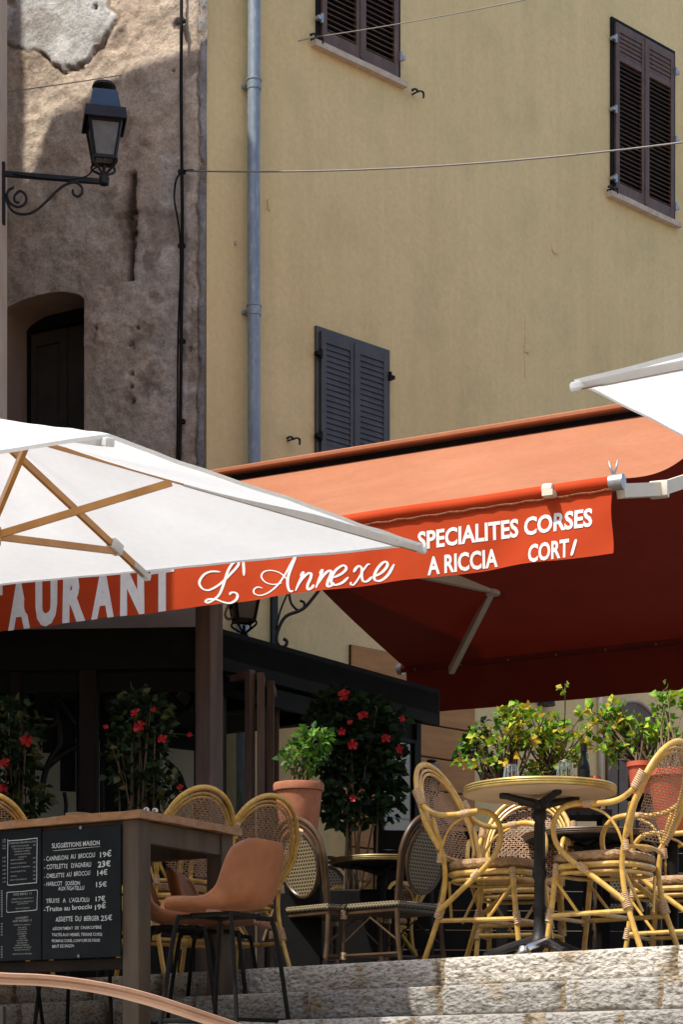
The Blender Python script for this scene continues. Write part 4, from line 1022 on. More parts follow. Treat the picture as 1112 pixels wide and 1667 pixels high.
# ------------------------------------------------------------------ cane chairs
def weave(bm, surf, inside, nu, nv, wu, wv_, wave=0.0, wfreq=1, off=0.0022):
    """flat cane strands over surf(u, v) (u, v in 0..1), kept where inside(u, v)"""
    du = wu/2; st = 60
    def strand(fn, hw, sg, along_u):
        prev = None
        for i in range(st+1):
            q = i/st; a = fn(q)
            if not inside(*a): prev = None; continue
            p = surf(*a); o = (surf.n(*a))*(off*math.sin(q*math.pi*(nv if along_u else nu)*1.0+sg*math.pi))
            if along_u: s0_, s1_ = surf(a[0], a[1]-hw), surf(a[0], a[1]+hw)
            else: s0_, s1_ = surf(a[0]-hw, a[1]), surf(a[0]+hw, a[1])
            cur = (bm.verts.new(s0_+o), bm.verts.new(s1_+o))
            if prev: bm.faces.new((prev[0], cur[0], cur[1], prev[1]))
            prev = cur
    for k in range(nu):
        u = (k+0.5)/nu; strand(lambda q, u=u, k=k: (u+wave*math.sin(q*wfreq*math.pi*2+(k % 2)*math.pi), q), du, k % 2, False)
    for k in range(nv):
        v = (k+0.5)/nv; strand(lambda q, v=v, k=k: (q, v+0.6*wave*math.sin(q*wfreq*2*math.pi*1.3+(k % 2)*math.pi)), wv_/2, k % 2, True)
def binding(bm, a, b_, r, n=6):
    a, b_ = V(a), V(b_); pts = []; rr = []
    m = n*4
    for i in range(m+1):
        pts.append(a.lerp(b_, i/m)); rr.append(r*(1+0.09*math.sin(i/4*2*math.pi)))
    tube(bm, pts, rr, 10)
def sym(f):
    for s in (-1, 1): f(s)
def cane_armchair(name, label, x_, y_, face, group):
    """local x forward, y left; an open-arm cane chair with a tall rounded woven back"""
    t = thing(name, label, 'chair', (x_, y_, TZ), group, R(face))
    yb = 0.205
    def back_x(z): return -0.205 - 0.43*max(0, z-0.40)**1.15*0.9
    for s in (-1, 1):
        x = B(); tube(x, [(-0.315, s*0.225, 0.0), (-0.265, s*0.218, 0.12), (-0.215, s*0.21, 0.26), (-0.195, s*yb, 0.40), (-0.215, s*0.212, 0.52), (-0.255, s*0.232, 0.66)], [0.0165, 0.0165, 0.016, 0.016, 0.015, 0.012], 10, sm=5)
        obj('leg', x, m_rattan, t, False, 'auto')
        x = B(); tube(x, [(0.235, s*0.205, 0.0), (0.205, s*0.195, 0.18), (0.175, s*0.185, 0.42)], 0.0165, 10, sm=4)
        obj('leg', x, m_rattan, t, False, 'auto')
        x = B()
        arm = [(-0.330, s*0.262, 0.765), (-0.280, s*0.272, 0.705), (-0.205, s*0.272, 0.668), (-0.10, s*0.272, 0.660), (0.03, s*0.27, 0.668), (0.11, s*0.268, 0.645), (0.150, s*0.265, 0.580), (0.135, s*0.26, 0.50), (0.06, s*0.25, 0.425), (-0.09, s*0.235, 0.325), (-0.222, s*0.228, 0.235)]
        tube(x, arm, 0.0155, 10, sm=7)
        am = obj('arm', x, m_rattan, t, False, 'auto')
        x = B(); tube(x, [(-0.215, s*0.225, 0.47), (-0.185, s*0.24, 0.55), (-0.13, s*0.255, 0.615), (-0.05, s*0.266, 0.650)], 0.0075, 7, sm=5)
        obj('bracket', x, m_rattan, am, False, 'auto')
        x = B()
        binding(x, (-0.232, s*0.216, 0.205), (-0.206, s*0.214, 0.27), 0.027, 8)
        obj('binding', x, m_bind, t, False, 'auto')
        x = B(); binding(x, (0.214, s*0.198, 0.165), (0.202, s*0.194, 0.22), 0.0215, 6); obj('binding', x, m_bind, t, False, 'auto')
        x = B(); binding(x, (0.180, s*0.187, 0.37), (0.175, s*0.185, 0.42), 0.0205, 6); obj('binding', x, m_bind, t, False, 'auto')
        x = B(); binding(x, (-0.222, s*0.216, 0.455), (-0.216, s*0.214, 0.50), 0.0205, 6); obj('binding', x, m_bind, t, False, 'auto')
        x = B(); binding(x, (-0.335, s*0.262, 0.785), (-0.292, s*0.27, 0.715), 0.0255, 9); obj('binding', x, m_bind, am, False, 'auto')
        x = B(); binding(x, (-0.07, s*0.271, 0.661), (-0.02, s*0.27, 0.665), 0.0195, 6); obj('binding', x, m_bind, am, False, 'auto')
        x = B(); binding(x, (0.02, s*0.245, 0.405), (-0.02, s*0.242, 0.377), 0.0195, 6); obj('binding', x, m_bind, am, False, 'auto')
    # hooped back
    def hoop(k, zlow=0.56):
        pts = []
        H0, W0 = 0.935-k, 0.262-k*0.9
        for i in range(21):
            a = math.pi*i/20
            z = zlow+0.06 + (H0-zlow-0.06)*math.sin(a)**0.82; y = W0*math.cos(a)
            pts.append((back_x(z)-0.02*math.sin(a), y, z))
        return pts
    x = B(); h = hoop(0.0); tube(x, [(-0.222, 0.215, 0.52)]+h+[(-0.222, -0.215, 0.52)], 0.0165, 10, sm=2)
    bf = obj('back_frame', x, m_rattan, t, False, 'auto')
    for k in (0.027, 0.046):
        x = B(); h = hoop(k); zl = 0.49
        tube(x, [(back_x(zl)+0.008, 0.15, zl)]+[(p[0]+0.006, p[1], p[2]) for p in h]+[(back_x(zl)+0.008, -0.15, zl)], 0.0085, 8, sm=2, closed=True)
        obj('inner_hoop', x, m_rattan, bf, False, 'auto')
    x = B(); tube(x, [(-0.215, 0.20, 0.475), (-0.235, 0.10, 0.482), (-0.245, 0, 0.485), (-0.235, -0.10, 0.482), (-0.215, -0.20, 0.475)], 0.011, 8, sm=4); obj('back_rail', x, m_rattan, t, False, 'auto')
    class Sf:
        def __call__(s_, u, v):
            z = 0.50 + 0.405*v; y = 0.46*(u-0.5)
            return V((back_x(z)-0.012 - 0.045*math.cos((u-0.5)*math.pi), y, z))
        def n(s_, u, v): return V((1, 0, 0.3))
    def ins(u, v):
        z = 0.50+0.405*v; y = abs(0.46*(u-0.5))
        if v < 0 or v > 1: return False
        if z < 0.60: return y < 0.16+0.05*(z-0.50)/0.10
        q = (z-0.60)/(0.889-0.60)
        return q <= 1 and y < 0.214*max(0, 1-q*q*q)**0.45
    x = B(); weave(x, Sf(), ins, 27, 36, 0.0095, 0.0105, wave=0.008, wfreq=10)
    obj('woven_back', x, m_weave, t, False)
    t.scale = (0.88, 0.88, 1.0)
    # seat
    def sq(a, rx, ry, p=3.2):
        c, s_ = math.cos(a), math.sin(a)
        k = (abs(c)**p+abs(s_)**p)**(-1/p); return rx*k*c, ry*k*s_
    x = B(); rings = []
    for (r_, z) in ((0.93, 0.425), (1.0, 0.432), (1.02, 0.445), (1.0, 0.458), (0.9, 0.468), (0.6, 0.466), (0.02, 0.460)):
        rg = []
        for i in range(48):
            xx, yy = sq(2*math.pi*i/48, 0.225*r_, 0.222*r_); wob = 0.003*math.sin(i*math.pi)*0 + (0.003 if i % 2 else -0.003)*(1 if 0.9 < r_ < 1.03 else 0)
            rg.append(x.verts.new((xx+0.005, yy, z+wob)))
        rings.append(rg)
    for a, b_ in zip(rings, rings[1:]):
        for i in range(48): x.faces.new((a[i], a[(i+1) % 48], b_[(i+1) % 48], b_[i]))
    x.faces.new(rings[-1]); x.faces.new(rings[0][::-1])
    obj('seat', x, m_seatw, t, False, 'auto')
    sf = None
    for z, r_, k in ((0.405, 0.0155, 1.0), (0.375, 0.010, 0.97)):
        x = B(); tube(x, [(*[q for q in sq(2*math.pi*i/32, 0.218*k, 0.212*k)], z) for i in range(32)], r_, 8, closed=True)
        o_ = obj('seat_ring', x, m_rattan, t, False, 'auto')
    for s in (-1, 1):
        x = B(); tube(x, [(-0.235, s*0.213, 0.195), (0.21, s*0.196, 0.190)], 0.0125, 8); obj('stretcher', x, m_rattan, t, False, 'auto')
        x = B(); tube(x, [(0.19, s*0.19, 0.36), (0.05, s*0.20, 0.20)], 0.009, 7); obj('brace', x, m_rattan, t, False, 'auto')
        x = B(); tube(x, [(-0.19, s*0.17, 0.37), (-0.235, s*0.06, 0.20)], 0.009, 7); obj('brace', x, m_rattan, t, False, 'auto')
    x = B(); tube(x, [(-0.02, 0.20, 0.195), (-0.02, -0.20, 0.195)], 0.0115, 8); obj('stretcher', x, m_rattan, t, False, 'auto')
    x = B(); tube(x, [(0.215, 0.195, 0.185), (0.215, -0.195, 0.185)], 0.0115, 8); obj('stretcher', x, m_rattan, t, False, 'auto')
    return t
GC = 'yellow cane armchairs on the terrace'
q = P(776, 1570, 8.92)
RS = 0.86
chair0 = cane_armchair('cane_armchair', 'yellow cane armchair left of the near round table, its back leaning left', q.x+0.095, 8.92, -31, GC)
def put_chair(src, x_, y_, face, label, s=1.0, group=None, dz=0.0):
    c = copy_tree(src); c.location = (x_, y_, TZ+dz); c.rotation_euler = (0, 0, R(face)); c['label'] = label; c.scale = (s*src.scale[0], s*src.scale[1], s)
    if group: c['group'] = group
    return c
rc = put_chair(chair0, P(986, 1500, 8.5).x, 8.5, 146, 'yellow cane armchair right of the near round table, facing left, at the photo edge')
rc.scale = (0.86, 0.88, 0.97)
put_chair(chair0, P(846, 1500, 9.75).x, 9.80, 255, 'cane armchair seen behind the column of the near round table')
put_chair(chair0, P(1105, 1500, 9.6).x, 9.7, 150, 'cane armchair at the right edge, behind the nearest right chair')
put_chair(chair0, P(272, 1500, 10.1).x, 10.1, 128, 'cane armchair with rounded back showing above the bar table corner')
put_chair(chair0, P(376, 1500, 10.4).x, 10.38, 130, 'cane armchair with rounded back between the tan stool and the terracotta pot')
put_chair(chair0, P(10, 1500, 10.3).x, 10.35, 80, 'cane armchair whose back top just shows over the chalkboards at the left edge')
put_chair(chair0, P(604, 1500, 12.1).x, 12.1, 230, 'cane armchair far back, its top showing behind the small dark table')

RS = 1.0
def bistro_chair(name, label, x_, y_, face, group, s=1.0):
    t = thing(name, label, 'chair', (x_, y_, TZ), group, R(face))
    for sd_ in (-1, 1):
        x = B(); tube(x, [(-0.24, sd_*0.19, 0), (-0.20, sd_*0.185, 0.2), (-0.185, sd_*0.18, 0.41)], 0.0135, 8, sm=3); obj('leg', x, m_dkcane, t, False, 'auto')
        x = B(); tube(x, [(0.20, sd_*0.19, 0), (0.19, sd_*0.185, 0.40)], 0.0135, 8); obj('leg', x, m_dkcane, t, False, 'auto')
        x = B(); binding(x, (0.198, sd_*0.187, 0.13), (0.195, sd_*0.186, 0.17), 0.018, 5); obj('binding', x, m_bind, t, False, 'auto')
        x = B(); binding(x, (0.192, sd_*0.186, 0.35), (0.19, sd_*0.185, 0.40), 0.019, 5); obj('binding', x, m_bind, t, False, 'auto')
        x = B(); tube(x, [(-0.20, sd_*0.185, 0.15), (0.195, sd_*0.187, 0.15)], 0.009, 7); obj('stretcher', x, m_dkcane, t, False, 'auto')
        x = B(); tube(x, [(-0.19, sd_*0.182, 0.22), (0.0, sd_*0.185, 0.35), (0.19, sd_*0.186, 0.22)], 0.006, 6); obj('brace', x, m_dkcane, t, False, 'auto')
    x = B(); tube(x, [(-0.02, 0.185, 0.15), (-0.02, -0.185, 0.15)], 0.009, 7); obj('stretcher', x, m_dkcane, t, False, 'auto')
    def bx(z): return -0.19-0.20*(z-0.42)
    for k, r_ in ((0, 0.0135), (0.03, 0.010)):
        x = B(); pts = []
        for i in range(17):
            a = math.pi*i/16; z = 0.66+(0.24-k)*math.sin(a)**0.85; pts.append((bx(z), (0.215-k)*math.cos(a), z))
        tube(x, [(bx(0.42), 0.185-k*0.6, 0.42)]+pts+[(bx(0.42), -0.185+k*0.6, 0.42)], r_, 8, sm=3); obj('back_frame', x, m_dkcane, t, False, 'auto')
    # oval panel with the lozenge weave
    x = B(); uvl = x.loops.layers.uv.new('UVMap'); vv = []
    c_ = x.verts.new((bx(0.66)+0.002, 0, 0.66)); n_ = 32
    ring = [x.verts.new((bx(0.66+0.175*math.sin(2*math.pi*i/n_)), 0.145*math.cos(2*math.pi*i/n_), 0.66+0.175*math.sin(2*math.pi*i/n_))) for i in range(n_)]
    for i in range(n_):
        f_ = x.faces.new((c_, ring[i], ring[(i+1) % n_]))
        for l in f_.loops: l[uvl].uv = (l.vert.co.y, l.vert.co.z)
    obj('woven_back', x, m_check, t, False)
    x = B(); tube(x, [tuple(v) for v in [(bx(0.66+0.18*math.sin(2*math.pi*i/28)), 0.15*math.cos(2*math.pi*i/28), 0.66+0.18*math.sin(2*math.pi*i/28)) for i in range(28)]], 0.011, 8, closed=True); obj('back_hoop', x, m_dkcane, t, False, 'auto')
    x = B(); uvl = x.loops.layers.uv.new('UVMap')
    box(x, (0, 0, 0.415), (0.42, 0.40, 0.035)); bev(x, 0.012, 3)
    for f_ in x.faces:
        for l in f_.loops: l[uvl].uv = (l.vert.co.x+l.vert.co.z, l.vert.co.y) if abs(f_.normal.z) > 0.5 else ((l.vert.co.x+l.vert.co.y), l.vert.co.z)
    obj('seat', x, m_check, t, False, 'auto')
    x = B(); box(x, (0, 0, 0.385), (0.40, 0.38, 0.022)); bev(x, 0.006, 2); obj('seat_frame', x, m_dkcane, t, False, 'auto')
    return t
GB = 'dark cane chairs with cream and black woven panels'
b0 = bistro_chair('bistro_chair', 'dark cane chair with cream and black oval back, beside the tan stool', P(540, 1500, 10.9).x, 10.95, 42, GB)
put_chair(b0, P(638, 1500, 10.9).x, 10.75, 138, 'dark oval backed cane chair between the small dark table and near left armchair')
put_chair(b0, P(505, 1500, 12.3).x, 12.4, 250, 'cream and black woven chair behind, facing the chair beside the tan stool')
put_chair(b0, P(640, 1500, 12.2).x+0.1, 12.9, 200, 'dark cane chair behind the small dark table')
put_chair(b0, P(1062, 1500, 9.9).x, 10.9, 255, 'cream and black woven chair seen between the back legs of the right armchair')

# ------------------------------------------------------------------ tables
def round_table(name, label, x_, y_, dia, h, mt, mu, mb, group=None, feet=True):
    t = thing(name, label, 'table', (x_, y_, TZ), group, R(20))
    r_ = dia/2
    x = B(); lathe(x, [(r_-0.012, h-0.034), (r_-0.002, h-0.032), (r_, h-0.026), (r_-0.004, h-0.022), (r_, h-0.017), (r_-0.004, h-0.012), (r_, h-0.007), (r_-0.004, h-0.001), (r_-0.02, h)], n=64); tp_ = obj('tabletop', x, mt, t, False, 'auto')
    x = B(); lathe(x, [(0.0, h-0.036), (r_-0.014, h-0.0345)], n=64); obj('underside', x, mu, tp_, False)
    x = B()
    for a in range(4):
        d = V((math.cos(a*math.pi/2), math.sin(a*math.pi/2), 0)); sd_ = V((-d.y, d.x, 0))
        tube(x, [d*0.02+V((0, 0, h-0.075)), d*0.09+V((0, 0, h-0.060)), d*0.17+V((0, 0, h-0.046))], [0.022, 0.017, 0.012], 8, sm=3)
        tube(x, [d*0.15+V((0, 0, h-0.046)), d*0.185+V((0, 0, h-0.044))], 0.016, 8)
    obj('spider', x, mb, t, False, 'auto')
    x = B(); lathe(x, [(0.035, 0.02), (0.06, 0.06), (0.045, 0.09), (0.028, 0.12), (0.024, 0.2), (0.032, 0.215), (0.032, 0.225), (0.024, 0.24), (0.023, 0.34), (0.032, 0.36), (0.032, 0.38), (0.024, 0.4), (0.022, h-0.15), (0.033, h-0.13), (0.033, h-0.12), (0.026, h-0.10), (0.04, h-0.085), (0.04, h-0.06)], n=20)
    for k in range(10):
        a = 2*math.pi*k/10; d = V((math.cos(a), math.sin(a), 0)); tube(x, [d*0.0235+V((0, 0, 0.4)), d*0.0215+V((0, 0, h-0.155))], 0.0028, 5)
    obj('column', x, mb, t, False, 'auto')
    for a in range(4):
        d = V((math.cos(a*math.pi/2), math.sin(a*math.pi/2), 0)); x = B()
        tube(x, [d*0.03+V((0, 0, 0.075)), d*0.12+V((0, 0, 0.055)), d*0.20+V((0, 0, 0.03)), d*0.25+V((0, 0, 0.02))], [0.026, 0.02, 0.016, 0.018], 8, sm=3); tube(x, [d*0.245+V((0, 0, 0.0)), d*0.245+V((0, 0, 0.022))], 0.02, 10)
        obj('foot', x, mb, t, False, 'auto')
    return t
rt = round_table('round_table', 'round bistro table with ribbed golden rim on a black cast iron column, nearest on the terrace', 0.858, 8.5, 0.665, 0.745, m_tabrim, m_tabunder, m_iron)
rt['label'] = 'round table with ribbed golden rim and black iron column, nearest on the terrace'
round_table('round_table', 'small dark round table between the dark woven chairs', P(622, 1400, 11.3).x, 11.35, 0.60, 0.745, m_dkrim, m_black, m_black)
t3 = round_table('round_table', 'dark round table behind the near right armchair', P(960, 1400, 9.9).x, 9.95, 0.66, 0.72, m_dkcane, m_black, m_black)  # dark colour stands in for the shadow over this table
def tumbler(label, px_, Y, r_=0.034, h=0.095, inverted=True):
    p = P(px_, 1250, Y); z0 = TZ+0.7465
    t = thing('glass', label, 'glass', (p.x, Y, z0), 'upturned ribbed tumblers on the near table')
    x = B(); n = 24
    def rg(r, z, wob=0.0): return [x.verts.new(((r+(wob if k % 2 else -wob))*math.cos(2*math.pi*k/n), (r+(wob if k % 2 else -wob))*math.sin(2*math.pi*k/n), z)) for k in range(n)]
    prof = [(r_, 0, 0.0), (r_, 0.012, 0.001), (r_*0.98, h*0.45, 0.0012), (r_*0.82, h*0.9, 0.0012), (r_*0.7, h, 0.0006), (0.004, h, 0)]
    rs_ = [rg(*a) for a in prof]
    for a, b_ in zip(rs_, rs_[1:]):
        for k in range(n): x.faces.new((a[k], a[(k+1) % n], b_[(k+1) % n], b_[k]))
    obj('bowl', x, m_glass, t, False, 'auto')
    x = B()
    for k in range(12):
        a = 2*math.pi*k/12; tube(x, [(r_*1.0*math.cos(a), r_*1.0*math.sin(a), 0.006), (r_*0.99*math.cos(a), r_*0.99*math.sin(a), h*0.45), (r_*0.83*math.cos(a), r_*0.83*math.sin(a), h*0.88)], 0.0013, 5)
    lathe(x, [(r_+0.0004, 0.0), (r_+0.0016, 0.002), (r_+0.0004, 0.004)], n=24)
    obj('ribs', x, m_steel, t, False, 'auto'); return t
tumbler('upturned ribbed glass tumbler at the left of the near round table', 833, 8.5)
tumbler('upturned ribbed glass tumbler beside the dark bottle', 921, 8.45, 0.037, 0.105)
p = P(951, 1250, 8.5)
bt_ = thing('bottle', 'small dark glass bottle standing on the near round table', 'bottle', (p.x, 8.5, TZ+0.7465))
x = B(); lathe(x, [(0.018, 0), (0.0235, 0.004), (0.0235, 0.07), (0.020, 0.085), (0.012, 0.105), (0.0105, 0.125), (0.0105, 0.150)], n=20); obj('body', x, m_bottle, bt_, False, 'auto')
x = B(); lathe(x, [(0.0125, 0.128), (0.0125, 0.158), (0.008, 0.159)], n=16); obj('cap', x, m_black, bt_, False, 'auto')
x = B(); lathe(x, [(0.0238, 0.02), (0.024, 0.021), (0.024, 0.06), (0.0238, 0.061)], n=20); obj('paper_label', x, m_black, bt_, False, 'auto'); bt_.scale = (1.15, 1.15, 1.18)

# ------------------------------------------------------------------ bar table with chalkboards
GZ = -0.036
TL = Plane((-0.885, 8.56, 0), (-0.85, 0.527)); TRp = Plane((-0.885, 8.56, 0), (0.527, 0.85)); TRp.n = V((0.85, -0.527, 0))
bar = thing('bar_table', 'tall timber bar table with chalkboards hung on its side', 'table', (-0.885, 8.56, GZ))
tz = 1.152; tw, tlen = 0.72, 2.3
x = B(); ov = 0.03
nx_, ny_ = 40, 14
O = V((-0.885, 8.56, 0)) - TL.d*ov - TRp.d*ov
def topf(u, v, z): 
    e = 0.012*fbm(u*9, v*5, 3)*(1 if (u in (0, 1) or v in (0, 1)) else 0)
    return O + TL.d*((tlen+2*ov)*u) + TRp.d*((tw+2*ov)*v) + (TL.d+TRp.d)*e + V((0, 0, z + 0.004*fbm(u*14, v*6, 7 if z > 1.14 else 8)))
a = grid(x, lambda u, v: topf(u, v, tz), nx_, ny_); b_ = grid(x, lambda u, v: topf(u, v, tz-0.034), nx_, ny_)
def side(l1, l2):
    for i in range(len(l1)-1): x.faces.new((l1[i], l1[i+1], l2[i+1], l2[i]))
side([r_[0] for r_ in a], [r_[0] for r_ in b_]); side([r_[-1] for r_ in a], [r_[-1] for r_ in b_]); side(a[0], b_[0]); side(a[-1], b_[-1])
bmesh.ops.recalc_face_normals(x, faces=x.faces)
obj('tabletop', x, m_tabwood, bar)
lw_ = 0.09
for (u, v) in ((0, 0), (0, tw-lw_), (tlen-lw_, 0), (tlen-lw_, tw-lw_)):
    x = B(); o_ = V((-0.885, 8.56, GZ)) + TL.d*u + TRp.d*v; boxv(x, o_, TL.d*lw_, TRp.d*lw_, V((0, 0, tz-0.036-GZ))); bev(x, 0.004, 1); obj('leg', x, m_tableg, bar)
def apron(o_, d, L_, th, z0, z1):
    x = B(); boxv(x, V((o_.x, o_.y, z0)), d*L_, th, V((0, 0, z1-z0))); bev(x, 0.003, 1); return x
O0 = V((-0.885, 8.56, 0))
obj('apron', apron(O0+TRp.d*lw_+TL.d*0.01, TRp.d, tw-2*lw_, TL.d*0.04, tz-0.135, tz-0.038), m_tableg, bar)
obj('apron', apron(O0+TL.d*lw_+TRp.d*0.01, TL.d, tlen-2*lw_, TRp.d*0.04, tz-0.135, tz-0.038), m_tableg, bar)
obj('apron', apron(O0+TL.d*lw_+TRp.d*(tw-0.05), TL.d, tlen-2*lw_, TRp.d*0.04, tz-0.135, tz-0.038), m_tableg, bar)
obj('lower_rail', apron(O0+TL.d*lw_+TRp.d*0.012, TL.d, tlen-2*lw_, TRp.d*0.05, 0.465, 0.515), m_dkwood, bar)
BP = Plane(O0 + TL.n*0.014, (-0.85, 0.527))
def board(px0, px1, y0, y1, lab):
    t0, _ = BP.hit(px0, 1500); t1, _ = BP.hit(px1, 1500)
    zt_, zb_ = BP.hit(px0, y0)[1], BP.hit(px0, y1)[1]
    x = B(); boxv(x, BP.pt(t0, zb_, -0.012), BP.d*(t1-t0), V((0, 0, zt_-zb_)), BP.n*0.012); bev(x, 0.0015, 1)
    return obj('chalkboard', x, m_board, bar, label=lab)
b1 = board(195.5, 68, 1342, 1557, 'chalkboard with the handwritten suggestions in white chalk')
b2 = board(66, -70, 1347, 1562, 'printed menu board left of the handwritten chalkboard')
def Z(a, b_): return (a/5.295, 1330+b_/5.295)
x = B()
rows_ = [('SUGGESTIONS MAiSON', (446, 270), (858, 240), 40, .012), ('- CANNELONi  AU  BROCCiU', (378, 382), (818, 345), 40, .008), ('19\u20ac', (862, 348), (960, 338), 46, .012),
 ('- COTELETTE   D\'AGNEAU', (380, 452), (784, 428), 40, .008), ('23\u20ac', (842, 436), (952, 422), 50, .022),
 ('- OMELETTE  AU  BROCCiU', (380, 530), (776, 500), 38, .008), ('14\u20ac', (838, 508), (926, 494), 46, .012),
 ('- HARiCOT   SOiSSON', (380, 596), (688, 586), 36, .008), ('AUX FiGATELLU', (500, 634), (724, 626), 32, .008), ('15\u20ac', (828, 606), (920, 598), 46, .012),
 ('TRUiTE   A   L\'AGLiOLU', (396, 742), (768, 730), 38, .010), ('17\u20ac', (824, 730), (906, 722), 42, .012),
 ('-Truite au brocciu', (376, 816), (790, 790), 42, .012), ('19\u20ac', (818, 802), (912, 782), 44, .012),
 ('ASSiETTE  DU  BERGER', (478, 902), (854, 892), 42, .008), ('25\u20ac', (868, 896), (966, 888), 44, .004),
 ('ASSORTiMENT  DE  CHARCUTERiE', (452, 976), (874, 962), 26, .006), ('TARTES AUX HERBES, TERRiNE CORSE', (446, 1028), (880, 1024), 26, .006),
 ('FROMAGE CORSE, CONFiTURE DE FiGUES', (446, 1080), (862, 1074), 24, .006), ('BRUT DE SAiSON', (450, 1128), (636, 1122), 26, .006)]
for s_, a, b_, cap, bold in rows_: text_on(x, s_, BP, Z(*a), Z(*b_), cap/5.295, out=0.0018, bold=bold, jit=0.16)
def line_(pts, w_): ribbon_px(x, BP, pts, w_, out=0.0018, cal=0.0, o=(0, 1330), s=5.295, n=4)
line_([(455, 292), (600, 278), (866, 254)], 0.0022)
obj('lettering', x, m_chalk, b1)
for (a, b_) in ((697, 93), (680, 1200)):
    x = B(); c_ = BP.at(*Z(a, b_)); tube(x, [c_, c_+BP.n*0.006], 0.0075, 12); obj('screw', x, m_steel, b1)
x = B()
def menu_rows(lst):
    for s_, a, b_, cap in lst: text_on(x, s_, BP, Z(*a), Z(*b_), cap/5.295, out=0.0018, bold=0.02, jit=0.02)
menu_rows([('CORSICAN DiSH SPECiALiTiES', (76, 236), (306, 218), 15)] +
 [(s_, (a, y_), (b2_, y_-(b2_-a)*0.08), 11) for s_, a, b2_, y_ in (('ASSiETTE DU BERGER', 92, 250, 262), ('TARTES AUX HERBES', 106, 272, 284), ('TERRiNE CORSE', 118, 254, 306), ('CONFiTURE DE FiGUES', 120, 262, 330), ('CANNELONi', 156, 228, 352), ('OMELETTE AU BROCCiU', 88, 200, 378), ('TRUiTE AU BROCCiU', 88, 224, 410), ('HARiCOT SOiSSON', 88, 258, 444), ('COTELETTE', 88, 220, 480), ('TRUiTE', 88, 142, 518), ('BRUT DE SAiSON', 88, 228, 550))] +
 [('19', (284, y_), (304, y_-2), 15) for y_ in (250, 362, 400, 440, 476, 510, 544)] +
 [('KiDS MENU  11', (116, 678), (270, 668), 19), ('OMELETTE AU BROCCiU', (96, 716), (284, 702), 11), ('TRUiTE A L\'AGLiOLU', (92, 742), (286, 730), 11), ('HARiCOT', (148, 756), (244, 748), 10), ('BRUT DE SAiSON', (134, 796), (250, 788), 11),
  ('OUR DESSERTS', (132, 882), (242, 872), 17), ('AND PASTRiES 12', (108, 908), (272, 898), 18)] +
 [(s_, (190-w_, y_), (190+w_, y_-5), 10) for s_, w_, y_ in (('FONDANT AU CHOCOLAT', 74, 936), ('FLAN', 34, 958), ('FiADONE', 42, 976), ('GLACES', 36, 996), ('SORBETS', 42, 1014), ('CREME', 30, 1034), ('TARTE', 34, 1054), ('CONFiTURE', 50, 1072), ('FROMAGE', 44, 1092), ('CAFE GOURMAND', 60, 1112), ('ASSORTiMENT DE TARTES', 78, 1132), ('MOUSSE CHATAiGNE', 66, 1152), ('ASSiETTE DU BERGER', 84, 1188))])
menu_rows([('14', (22, y_), (46, y_-3), 15) for y_ in (206, 224, 256, 280, 360, 392, 430, 466, 500, 536, 568)])
menu_rows([('9', (4, y_), (22, y_-2), 14) for y_ in list(range(646, 880, 20)) + list(range(930, 1050, 24)) + list(range(1130, 1240, 22))])
obj('lettering', x, m_print2, b2)
x = B()
def frame_(x0, y0, x1, y1, dy, w_):
    r_ = 14
    line_([(x0, y1-r_+0), (x0+2, y0+r_+dy), (x0+12, y0+dy), ((x0+x1)/2, y0+dy/2+2), (x1-12, y0), (x1, y0+r_), (x1-2, (y0+y1)/2), (x1-4, y1-r_-dy*0), (x1-16, y1), ((x0+x1)/2, y1+dy/2), (x0+14, y1+dy), (x0, y1-r_+dy), (x0, y1-r_)], w_)
frame_(64, 184, 318, 566, 22, 0.0032); frame_(56, 630, 320, 802, 20, 0.0026)
obj('menu_frame', x, m_chalk, b2)
# things standing on the bar table
p = P(126, 1318, 8.95)
x = B(); lathe(x, [(0.03, 0), (0.034, 0.003), (0.055, 0.02), (0.062, 0.036), (0.060, 0.036), (0.052, 0.02), (0.0, 0.006)], n=28)
bo = obj('bowl', x, m_steel, None, False, 'auto'); bo.location = (p.x, 8.98, tz+0.005); tag(bo, 'shiny steel bowl on the bar table above the chalkboard', 'bowl')
for px_, Y, lab, mm in ((238, 9.02, 'small glass shaker on the bar table beside the cane chair back, left one', m_glass), (252, 9.04, 'small dark pot on the bar table beside the cane chair back', m_black)):
    p = P(px_, 1300, Y); t = thing('shaker', lab, 'shaker', (p.x, Y, tz+0.004))
    x = B(); lathe(x, [(0.016, 0), (0.018, 0.003), (0.016, 0.05), (0.013, 0.055)], n=16); obj('body', x, mm, t, False, 'auto')
    x = B(); lathe(x, [(0.0145, 0.052), (0.0145, 0.066), (0.008, 0.072), (0.0, 0.073)], n=16); obj('lid', x, m_steel, t, False, 'auto')

